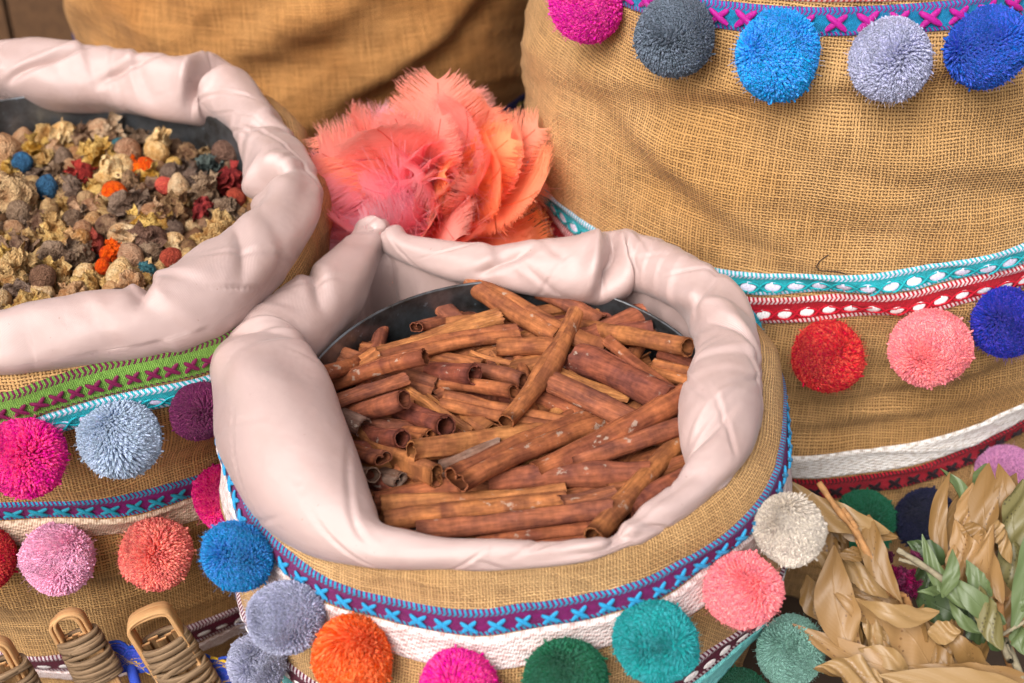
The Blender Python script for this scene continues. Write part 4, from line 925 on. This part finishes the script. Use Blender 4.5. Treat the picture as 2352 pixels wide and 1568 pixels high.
for k in range(56):
    az = r.uniform(0, 6.28); el = r.uniform(.5, 1.75); d = np.cos(el)*pole+np.sin(el)*(np.cos(az)*e1+np.sin(az)*e2)
    o = obj('down_tuft', DOWN[k % 2], FM[1 if np.cos(az) > -.2 else 0], pouf, slot='OBJECT'); q = Vector(d).to_track_quat('Z', 'Y'); Lq = r.uniform(.045, .07)
    o.matrix_local = Matrix.Translation(Vector(d)*.045) @ q.to_matrix().to_4x4() @ Matrix.Scale(Lq, 4)

# ------------------------------------------------------------------ dried and green leaf bunches
def leaf_mat(name, c0, c1, back):
    t = NT(name); u, v = t.uv(); r = t.rand(); co = t.objco()
    n = t.noise(co, 60, 4, .6); n2 = t.noise(co, 420, 2)
    vein = t.map(t.m_('ABSOLUTE', t.m_('SUBTRACT', v, .5)), .0, .025, 1, 0)
    side = t.m_('SINE', t.m_('MULTIPLY', t.m_('ADD', t.m_('MULTIPLY', u, 14), t.m_('MULTIPLY', t.m_('ABSOLUTE', t.m_('SUBTRACT', v, .5)), -9)), 6.28))
    c = t.mix(t.map(n, .35, .65), hexc(c0), hexc(c1)); c = t.mix(t.m_('MULTIPLY', vein, .45), c, hexc(c1))
    c = t.hsv(c, t.map(r, 0, 1, .49, .51), t.map(r, 0, 1, .85, 1.1), t.m_('MULTIPLY', t.map(n2, .3, .7, .92, 1.08), t.map(r, 0, 1, .85, 1.15)))
    spot = t.noise(co, 260, 1); c = t.mix(t.map(spot, .74, .78, 0, .6), c, hexc('#5a3a1c'))
    h = t.m_('ADD', t.m_('MULTIPLY', side, .04), t.m_('ADD', t.m_('MULTIPLY', vein, -.5), t.m_('MULTIPLY', n, .4)))
    geo = t.new('ShaderNodeNewGeometry'); c = t.mix(geo.outputs['Backfacing'], c, hexc(back))
    return t.out(c, .42, t.bump(h, .45, .0007), spec=.45, trans=.12)
LM = dict(tan=leaf_mat('leaf_tan', '#8a6238', '#6a4826', '#9a764a'), pale=leaf_mat('leaf_pale', '#b4946a', '#957348', '#98784c'), ochre=leaf_mat('leaf_ochre', '#735226', '#593c1a', '#86653a'),
          green=leaf_mat('leaf_green', '#48592c', '#334420', '#5c6b42'), dark=leaf_mat('leaf_dark_green', '#2c3c1e', '#1f2e16', '#42542f'), olive=leaf_mat('leaf_olive', '#5f592e', '#4b4320', '#70683f'))
def leaf(parent, P0, P1, W, mat, seed, arch=.12, cup=.4, twist=.45, base_side=None):
    """a real blade: tapered outline, folded midrib, curled edge, thin but with its own thickness"""
    r = np.random.default_rng(seed); P0 = np.array(P0); P1 = np.array(P1); L = np.linalg.norm(P1-P0); ax = (P1-P0)/L
    toc = CAM-(P0+P1)/2; toc /= np.linalg.norm(toc); toc = toc*.75+np.array([-.1, 0, .45]); nrm = toc-ax*np.dot(toc, ax); nrm /= np.linalg.norm(nrm); rl = r.uniform(-.5, .5); nrm, _s = nrm*np.cos(rl)+np.cross(nrm, ax)*np.sin(rl), 0; sd = np.cross(nrm, ax)
    K, m = 18, 9; V = []; U = []; th = .00022
    t = np.linspace(0, 1, K); w = W/2*np.sin(np.pi*np.clip(t*.97+.015, 0, 1)**.88)**.95
    wav = Waves(4, (.7, 1.8), seed, 1); tw0 = r.uniform(-1, 1)*twist; arch = arch*r.uniform(.3, 1.1); cup = cup*.55; scv = r.normal()*.04; sb = r.normal()*.06
    for face in (1, -1):
        for i in range(K):
            c = P0+ax*L*t[i]+nrm*(arch*L*4*t[i]*(1-t[i])+scv*L*np.sin(2*np.pi*t[i]))+sd*sb*L*np.sin(np.pi*t[i]); a = tw0*(t[i]-.3)*2; s2 = sd*np.cos(a)+nrm*np.sin(a); n2 = nrm*np.cos(a)-sd*np.sin(a)
            for j in range(m):
                q = -1+2*j/(m-1); e = w[i]*(1+.05*wav(t[i]*3+q))
                V.append(c+s2*q*e*(1-.12*abs(cup))+n2*(cup*abs(q)**1.9*w[i]*.9+.11*w[i]*wav(t[i]*2.2+q*.7)+face*th)); U.append((t[i], (q+1)/2))
    F1 = grid_faces(K, m); F2 = grid_faces(K, m)[:, ::-1]+K*m
    o = K*m; rim = []
    B = [i*m for i in range(K)]+[(K-1)*m+j for j in range(1, m)]+[i*m+m-1 for i in range(K-2, -1, -1)]+[j for j in range(m-2, 0, -1)]
    nb_ = len(V); V += [V[a_] for a_ in B]+[V[a_+o] for a_ in B]; U += [U[a_] for a_ in B]*2; q_ = len(B)
    for k_ in range(q_): k2 = (k_+1) % q_; rim.append((nb_+k2, nb_+k_, nb_+q_+k_, nb_+q_+k2))
    M = (P0+P1)/2
    me = mesh('leaf', np.array(V)-np.array(parent.location), np.vstack([F1[:, ::-1], F2[:, ::-1], np.array(rim)]), uv=U)
    return obj('leaf', me, LM[mat], parent)
def zz(x, y): return 1792+x*.3062, 1088+y*.3062
LP0 = np.array([.30, .715, .27]); LN = np.array([-.10, -.62, .78]); LN /= np.linalg.norm(LN)
def lp(x, y, up): u, v = zz(x, y); return at_plane(u, v, LP0+LN*up, LN)
def bunch(name, label, leaves, stems, base, mat_stem):
    root = thing(name, label, 'leaf bunch', base)
    for i, (x0, y0, x1, y1, w, up, m, *k) in enumerate(leaves):
        kw = k[0] if k else {}; A = lp(x0, y0, up); B = lp(x1, y1, up+.006*math.sin(i*2.3)); W = 1.5*w*.3062*depth((A+B)/2)/FPX; e_ = (B-A)*.16; A = A-e_; B = B+e_
        leaf(root, A, B, W, m, i*17+len(name), **kw)
        if name != 'green_leaf_sprig' and i % 3 != 1:      # the bunch is several leaves deep
            rq = np.random.default_rng(i+900); j0 = rq.normal(size=3)*.006+np.array([.006, 0, 0])-LN*rq.uniform(.010, .022); j1 = rq.normal(size=3)*.008+np.array([.008, 0, 0])-LN*rq.uniform(.010, .022)
            leaf(root, A+j0, B+j1, W*rq.uniform(.8, 1.1), rq.choice(['tan', 'ochre', 'ochre', 'olive' if 'upright' in name else 'tan']), i*17+5, cup=rq.uniform(.3, .8))
    for pts, rad in stems:
        P = [lp(x, y, up) for x, y, up in pts[:-1]]+([lp(*pts[-1])] if pts[-1] is not None else [np.array(base)]); Q, _ = catmull(P, 26, False)
        v, f = tube_mesh(Q, np.linspace(rad*.75, rad, 26)*(1+.12*np.sin(np.arange(26)*1.9)), 8)
        obj('stem', mesh('stem', v-np.array(base), f), mat_stem, root)
    return root
tw = NT('twig_brown'); nn_ = tw.noise(tw.objco(), 180, 4); TWIG = tw.out(tw.hsv(hexc('#a87848'), .5, 1, tw.map(nn_, .3, .7, .65, 1.25)), .75, tw.bump(nn_, .5, .001))
tw = NT('twig_grey'); nn_ = tw.noise(tw.objco(), 180, 4); TWIG2 = tw.out(tw.hsv(hexc('#857a62'), .5, 1, tw.map(nn_, .3, .7, .65, 1.25)), .75, tw.bump(nn_, .5, .001))
bunch('dried_leaf_bunch', 'bunch of large curled tan dried leaves on a twig, lower right corner', [
 (715,385,75,55,150,.034,'pale',dict(arch=.10,cup=.15,twist=.2)),(690,385,885,885,130,.036,'ochre',dict(arch=.10,cup=.45)),(430,600,255,400,150,.018,'ochre',dict(cup=.5)),(545,1290,425,640,215,.028,'tan',dict(arch=.06,cup=.3)),
 (335,1070,215,800,140,.010,'ochre',dict(cup=.35)),(765,885,450,625,115,.024,'pale',dict(cup=.4)),(800,1110,445,910,110,.026,'tan',dict(cup=.3)),(1120,1025,665,965,115,.044,'pale',dict(arch=.16,cup=.3)),
 (1130,1470,800,1030,240,.030,'tan',dict(arch=.05,cup=.12)),(935,1485,655,1060,180,.020,'pale',dict(arch=.05,cup=.25)),(900,1490,200,1175,135,.030,'tan',dict(arch=.07,cup=.35)),(915,1445,630,1330,110,.036,'pale',dict(arch=.12,cup=.4)),
 (1085,1290,1080,1020,120,.024,'ochre',dict(cup=.4)),(1665,1560,950,1010,170,.018,'tan',dict(arch=.14,cup=.3)),(1135,1190,1325,1185,125,.034,'pale',dict(cup=.3)),(1525,1490,1280,1195,125,.026,'ochre',dict(arch=.1)),(1290,1470,1165,1290,110,.030,'ochre',{}),
 (1660,1570,865,1520,170,.046,'pale',dict(arch=.06,cup=.12)),(720,1575,360,1455,150,.046,'pale',dict(arch=.08,cup=.3)),(460,612,665,555,80,.034,'ochre',dict(cup=.5)),(485,765,250,630,130,.012,'pale',{}),(470,490,315,325,110,.014,'ochre',{}),
 (770,880,560,600,160,.012,'tan',{}),(1310,1440,1290,1220,130,.022,'tan',{}),(700,1300,640,1060,120,.008,'ochre',{}),(1000,1250,880,1000,160,.008,'ochre',{}),(1200,1560,1100,1400,190,.016,'ochre',{}),(650,1560,420,1400,190,.010,'ochre',{}),(1480,1600,1300,1400,190,.010,'tan',{})],
 [([(290,65,.046),(430,270,.046),(560,420,.044),(640,570,.042),(740,730,.038),(850,900,.030),(1050,1300,.010),None], .0029), ([(560,420,.040),(600,540,.040),(700,700,.034),(830,900,.026),(1000,1300,.008),None], .0024), ([(470,260,.046),(520,330,.047),(570,410,.045)], .0022)],
 (.34, .50, 0), TWIG)
bunch('upright_leaf_bunch', 'bunch of upright ochre and olive leaves at the right picture edge', [
 (1268,650,1272,75,92,.012,'ochre',dict(cup=.6)),(1400,460,1440,120,100,.006,'tan',{}),(1545,480,1562,-5,150,.016,'ochre',dict(cup=.4)),(1665,420,1640,-10,125,.010,'ochre',{}),(1410,800,1325,405,150,.016,'tan',dict(cup=.3)),
 (1560,900,1520,460,150,.026,'tan',dict(cup=.3)),(1660,900,1610,450,130,.028,'tan',dict(cup=.3)),(1625,500,1632,365,92,.030,'pale',{}),(1440,490,1450,380,110,.022,'ochre',{}),(1755,520,1812,105,155,.018,'olive',{}),(1728,300,1765,35,105,.004,'ochre',{}),
 (1725,640,1690,440,70,.026,'pale',{}),(1820,700,1850,300,150,.012,'olive',{}),(1700,900,1740,520,130,.012,'tan',{}),(1500,700,1480,440,150,.008,'ochre',{}),(1390,300,1225,5,72,.008,'green',{}),(1490,130,1540,-50,80,.008,'green',{}),(1800,1150,1830,760,120,.016,'tan',{}),
 (1640,1180,1600,820,160,.010,'ochre',{}),(1350,760,1310,560,90,.020,'tan',{}),(1900,560,1890,160,150,.008,'ochre',{}),(1780,300,1822,110,100,.012,'olive',{})],
 [([(1560,440,.012),(1600,900,.008),(1680,1300,.004),None], .003), ([(1760,480,.010),(1740,900,.008),(1720,1300,.004),None], .003)], (.46, .56, 0), TWIG)
bunch('green_leaf_sprig', 'sprig of narrow green leaves between the tan bunch and the upright bunch', [
 (1395,965,1110,520,92,.040,'green',dict(cup=.4)),(1225,885,1282,608,82,.044,'green',dict(cup=.6)),(1250,850,1485,1062,72,.040,'green',{}),(1640,1085,1338,818,125,.042,'green',dict(cup=.3,arch=.16)),(1565,885,1418,678,95,.038,'green',{}),(1645,1262,1518,898,135,.050,'olive',dict(cup=.5)),
 (1222,862,1055,882,52,.042,'green',{}),(1525,1165,1300,980,66,.034,'green',{}),(1750,1090,1832,520,105,.044,'green',dict(arch=.1)),(1200,650,985,530,130,.014,'dark',{}),(1330,1060,1045,900,190,.010,'dark',dict(cup=.1)),(1800,1020,1838,870,90,.044,'green',{}),
 (1450,1000,1380,900,100,.024,'dark',{}),(1200,980,1080,700,170,.006,'dark',{}),(1500,1250,1380,1040,130,.012,'dark',{}),(1080,1290,930,1000,100,.012,'olive',{}),(1830,1330,1800,1140,90,.036,'green',{}),(1660,1300,1560,1190,90,.030,'dark',{})],
 [([(880,570,.040),(1000,640,.042),(1190,770,.043),(1400,950,.040),(1640,1240,.040),(1720,1400,.036),(1830,1580,.024),None], .0026), ([(890,640,.036),(1050,690,.038),(1190,770,.042)], .0018), ([(1660,1210,.044),(1830,1110,.044)], .0016)], (.47, .44, 0), TWIG2)
# dried maroon flower head caught between the leaves
fl = thing('dried_flower', 'small dried maroon flower head caught between tan leaves and green sprig', 'flower', (.35, .58, 0)); pmt = bud_mat('petal_maroon', '#4a0e2a', '#8a1f4c')
for i in range(46):
    r_ = np.random.default_rng(i); x, y = 930+r_.normal()*55, 810+r_.normal()*60; c = lp(x, y, .022+r_.uniform(-.006, .006))
    o = obj('petal', BUDS['crumple'][i % 7], pmt, fl, slot='OBJECT'); o.location = c-np.array([.35, .58, 0]); o.rotation_euler = r_.uniform(0, 6, 3); o.scale = np.array([.0042, .0024, .0016])*r_.uniform(.8, 1.4)
Q, _ = catmull([lp(930, 810, .018), lp(1000, 1100, .006), np.array([.36, .60, 0.0])], 16, False); v, f = tube_mesh(Q, .0018, 6); obj('stem', mesh('stem', v-np.array([.35, .58, 0]), f), TWIG2, fl)

# ------------------------------------------------------------------ palm-strip bundles bound with fibre, lower left
def wood_mat(name, a, b):
    t = NT(name); u, v = t.uv(); g = t.noise(t.comb(t.m_('MULTIPLY', u, 25), t.m_('MULTIPLY', v, 700)), 1.0, 4, .6); n = t.noise(t.comb(u, v), 60, 3)
    c = t.mix(t.map(t.m_('ADD', t.m_('MULTIPLY', g, .7), t.m_('MULTIPLY', n, .3)), .35, .65), hexc(a), hexc(b)); return t.out(c, .7, t.bump(g, .5, .0008), spec=.25)
PALM = wood_mat('palm_strip', '#a8764a', '#d0a674'); FIB = wood_mat('fibre_binding', '#5c4836', '#9a7e60')
def strip(P, N, w, th=.0012):
    """flat ribbon of given width along P, face normal N"""
    P = np.asarray(P); N = np.asarray(N, float); n = len(P); T = np.gradient(P, axis=0); T /= np.linalg.norm(T, axis=1)[:, None]
    N = N-T*(N*T).sum(1)[:, None]; N /= np.linalg.norm(N, axis=1)[:, None]; S = np.cross(T, N); w = np.broadcast_to(w, n)
    L = np.concatenate([[0], np.cumsum(np.linalg.norm(np.diff(P, axis=0), axis=1))])
    c = [(-1, -.6), (-.92, -1), (.92, -1), (1, -.6), (1, .6), (.92, 1), (-.92, 1), (-1, .6)]
    V = np.stack([P+S*(w/2*a)[:, None]+N*th*b for a, b in c], 1); U = np.stack([np.stack([L, w*a*.5+.01*(b > 0)], -1) for a, b in c], 1)
    F = list(map(tuple, grid_faces(n, 8, False, True)))+[tuple(range(8))[::-1], tuple(range((n-1)*8, n*8))]
    return V.reshape(-1, 3), F, U.reshape(-1, 2)
def bundle(label, u, v, wpx, lean, kind, seed, back):
    r = np.random.default_rng(seed); P0 = np.array([0, back, 0.0]); top = at_plane(u, v, P0, np.array([0, -1.0, .25])); s = px2m(wpx, top)
    dn = np.array([lean, -.10, -1.0]); dn /= np.linalg.norm(dn); L = top[2]/-dn[2]; foot = top+dn*L; foot[2] = 0
    root = thing('palm_bundle', label, 'palm bundle', tuple(foot), 'palm-strip bundles standing before the left sack'); org = foot
    tc = np.array([.0, -.75, .66]); X = np.cross(dn, tc); X /= np.linalg.norm(X); Nf = np.cross(X, dn)
    if Nf[2] < 0: Nf = -Nf
    # loop at the top: a strip bent over itself
    for q, (dx, wd, hgt) in enumerate([(0, .42, 1.0), (.13, .34, .84)] if kind == 'loop' else [(0, .55, 1.0), (.04, .5, .84)]):
        t = np.linspace(0, 1, 30); a = np.pi*(t*1.0); wloop = s*(.36 if kind == 'loop' else .44)
        ctr = top-dn*0+dn*s*.40; P = np.array([ctr+X*(-np.cos(x)*wloop+dx*s)-dn*(np.sin(x)**(.6 if kind == 'loop' else .35)*s*.42*hgt) for x in a])
        leg = [P[0]+dn*k for k in np.linspace(s*1.2, 0.004, 8)]; leg2 = [P[-1]+dn*k for k in np.linspace(.004, s*1.2, 8)]
        P = np.array(leg+list(P)+leg2); Nn = np.gradient(P, axis=0); Nn = np.cross(Nn, Nf); vv, ff, uu = strip(P, Nn, s*wd*.75, .0011)
        o = obj('bent_strip', mesh('bent_strip', vv-org, ff, uv=uu), PALM, root)
    for k in range(5):        # straight strips packed inside, running to the ground
        x0 = (k-2)*.17*s; a0 = top+dn*s*(.62+.1*r.random())+X*x0+Nf*r.uniform(-.002, .004); P = np.array([a0+dn*(L-s*.8)*q for q in np.linspace(0, 1, 8)]); vv, ff, uu = strip(P, np.tile(Nf, (8, 1)), s*.22, .0016)
        obj('palm_strip', mesh('palm_strip', vv-org, ff, uv=uu), PALM, root)
    for k in range(17):        # bindings
        y0 = s*(.74+.088*k)+r.normal()*.02*s; tl = r.normal()*.22; a = np.linspace(0, 2*np.pi*1.03, 40)
        rx = s*.50*(1+.05*r.random()+.02*k*.3); ry = s*.30
        P = np.array([top+dn*(y0+np.cos(x+1)*tl*s*.5)+X*np.cos(x)*rx+Nf*np.sin(x)*ry for x in a]); Nn = np.array([X*np.cos(x)/rx+Nf*np.sin(x)/ry for x in a])
        vv, ff, uu = strip(P, Nn, s*r.uniform(.08, .15), .0011+.0008*r.random()); obj('binding', mesh('binding', vv-org, ff, uv=uu), FIB, root)
    return root, top, dn, X, Nf, s
B1 = bundle('bound palm bundle ending in a narrow open loop, middle of three', 150, 1410, 94, .28, 'loop', 1, .69)
B2 = bundle('bound palm bundle ending in a wide square loop, right of three', 335, 1408, 114, .36, 'square', 2, .69)
B3 = bundle('bound palm bundle cut by the lower left picture corner', -25, 1475, 105, .25, 'loop', 3, .66)
# blue and yellow yarn braid tied behind the bundles
br = thing('yarn_braid', 'loose blue yarn braid with yellow flecks lying behind the palm bundles', 'yarn braid', (-.27, .70, .0)); blue = yarn('#2a44b0'); yel = thr('#c9a02a')
r = np.random.default_rng(31)
for i in range(46):
    u0 = 225+r.uniform(0, 60); P = []
    ph = r.uniform(0, 6.28); lvl = r.normal()*10
    for t in np.linspace(0, 1, 9):
        uu_ = 230+t*315+r.normal()*4; vv_ = 1505+t*40+np.sin(t*15+ph)*16+lvl; P.append(at_plane(uu_, vv_, (0, .715, 0), np.array([0, -1, .25])))
    Q, _ = catmull(P, 40, False); v, f = tube_mesh(Q-np.array([-.27, .70, 0]), .0013, 5); obj('yarn_strand', mesh('yarn_strand', v, f, attr={'rnd': np.full(len(v), r.random())}), blue if r.random() < .88 else yel, br)
Q, _ = catmull([at_plane(300, 1530, (0, .715, 0), np.array([0, -1, .25])), np.array([-.26, .68, .12]), np.array([-.27, .69, .002])], 20, False); v, f = tube_mesh(Q-np.array([-.27, .70, 0]), .004, 8); obj('yarn_tail', mesh('yarn_tail', v, f, attr={'rnd': np.full(len(v), .4)}), blue, br)

# ------------------------------------------------------------------ small things: dark loose thread on the tall sack
P = [rig.hit(u, v, .0012)[2] for u, v in ((1903,585),(1885,598),(1876,612),(1884,621),(1900,622),(1925,624),(1945,630))]
Q, _ = catmull(P, 30, False); v, f = tube_mesh(Q-np.array([rig.cx, rig.cy, 0]), .00045, 5); obj('loose_thread', mesh('loose_thread', v, f), thr('#3a2a20'), rig.root)
# brown boards standing behind the sacks, seen blurred in the top left corner
WD = wood_mat('dark_board', '#4a3423', '#6b4d34')
for i in range(5):
    x0 = -1.35+i*.26; b_ = thing('wooden_board', ['far left brown board behind the sacks', 'brown upright board in the top left corner', 'brown board behind the plain sack, second from the left visible one', 'brown board hidden mostly by the plain sack', 'brown board behind the feather pouf side'][i], 'board', (x0+.125, 2.25+.02*(i % 2), 0), 'upright boards behind the sacks')
    w, h, d = .25-.012*(i % 2), 1.1, .03; c = [(-1, -1), (1, -1), (1, 1), (-1, 1)]
    V = [(sx*w/2*(1-e), sy*d/2*(1-e*3), z) for z, e in ((0, .02), (.004, 0), (h-.004, 0), (h, .02)) for sx, sy in c]; F = [tuple(f_) for f_ in grid_faces(4, 4, False, True)]+[(3, 2, 1, 0), (12, 13, 14, 15)]
    obj('plank', mesh('plank', V, F, uv=[(v_[2], v_[0]) for v_ in V], smooth=False), WD, b_)
bpy.context.view_layer.update()
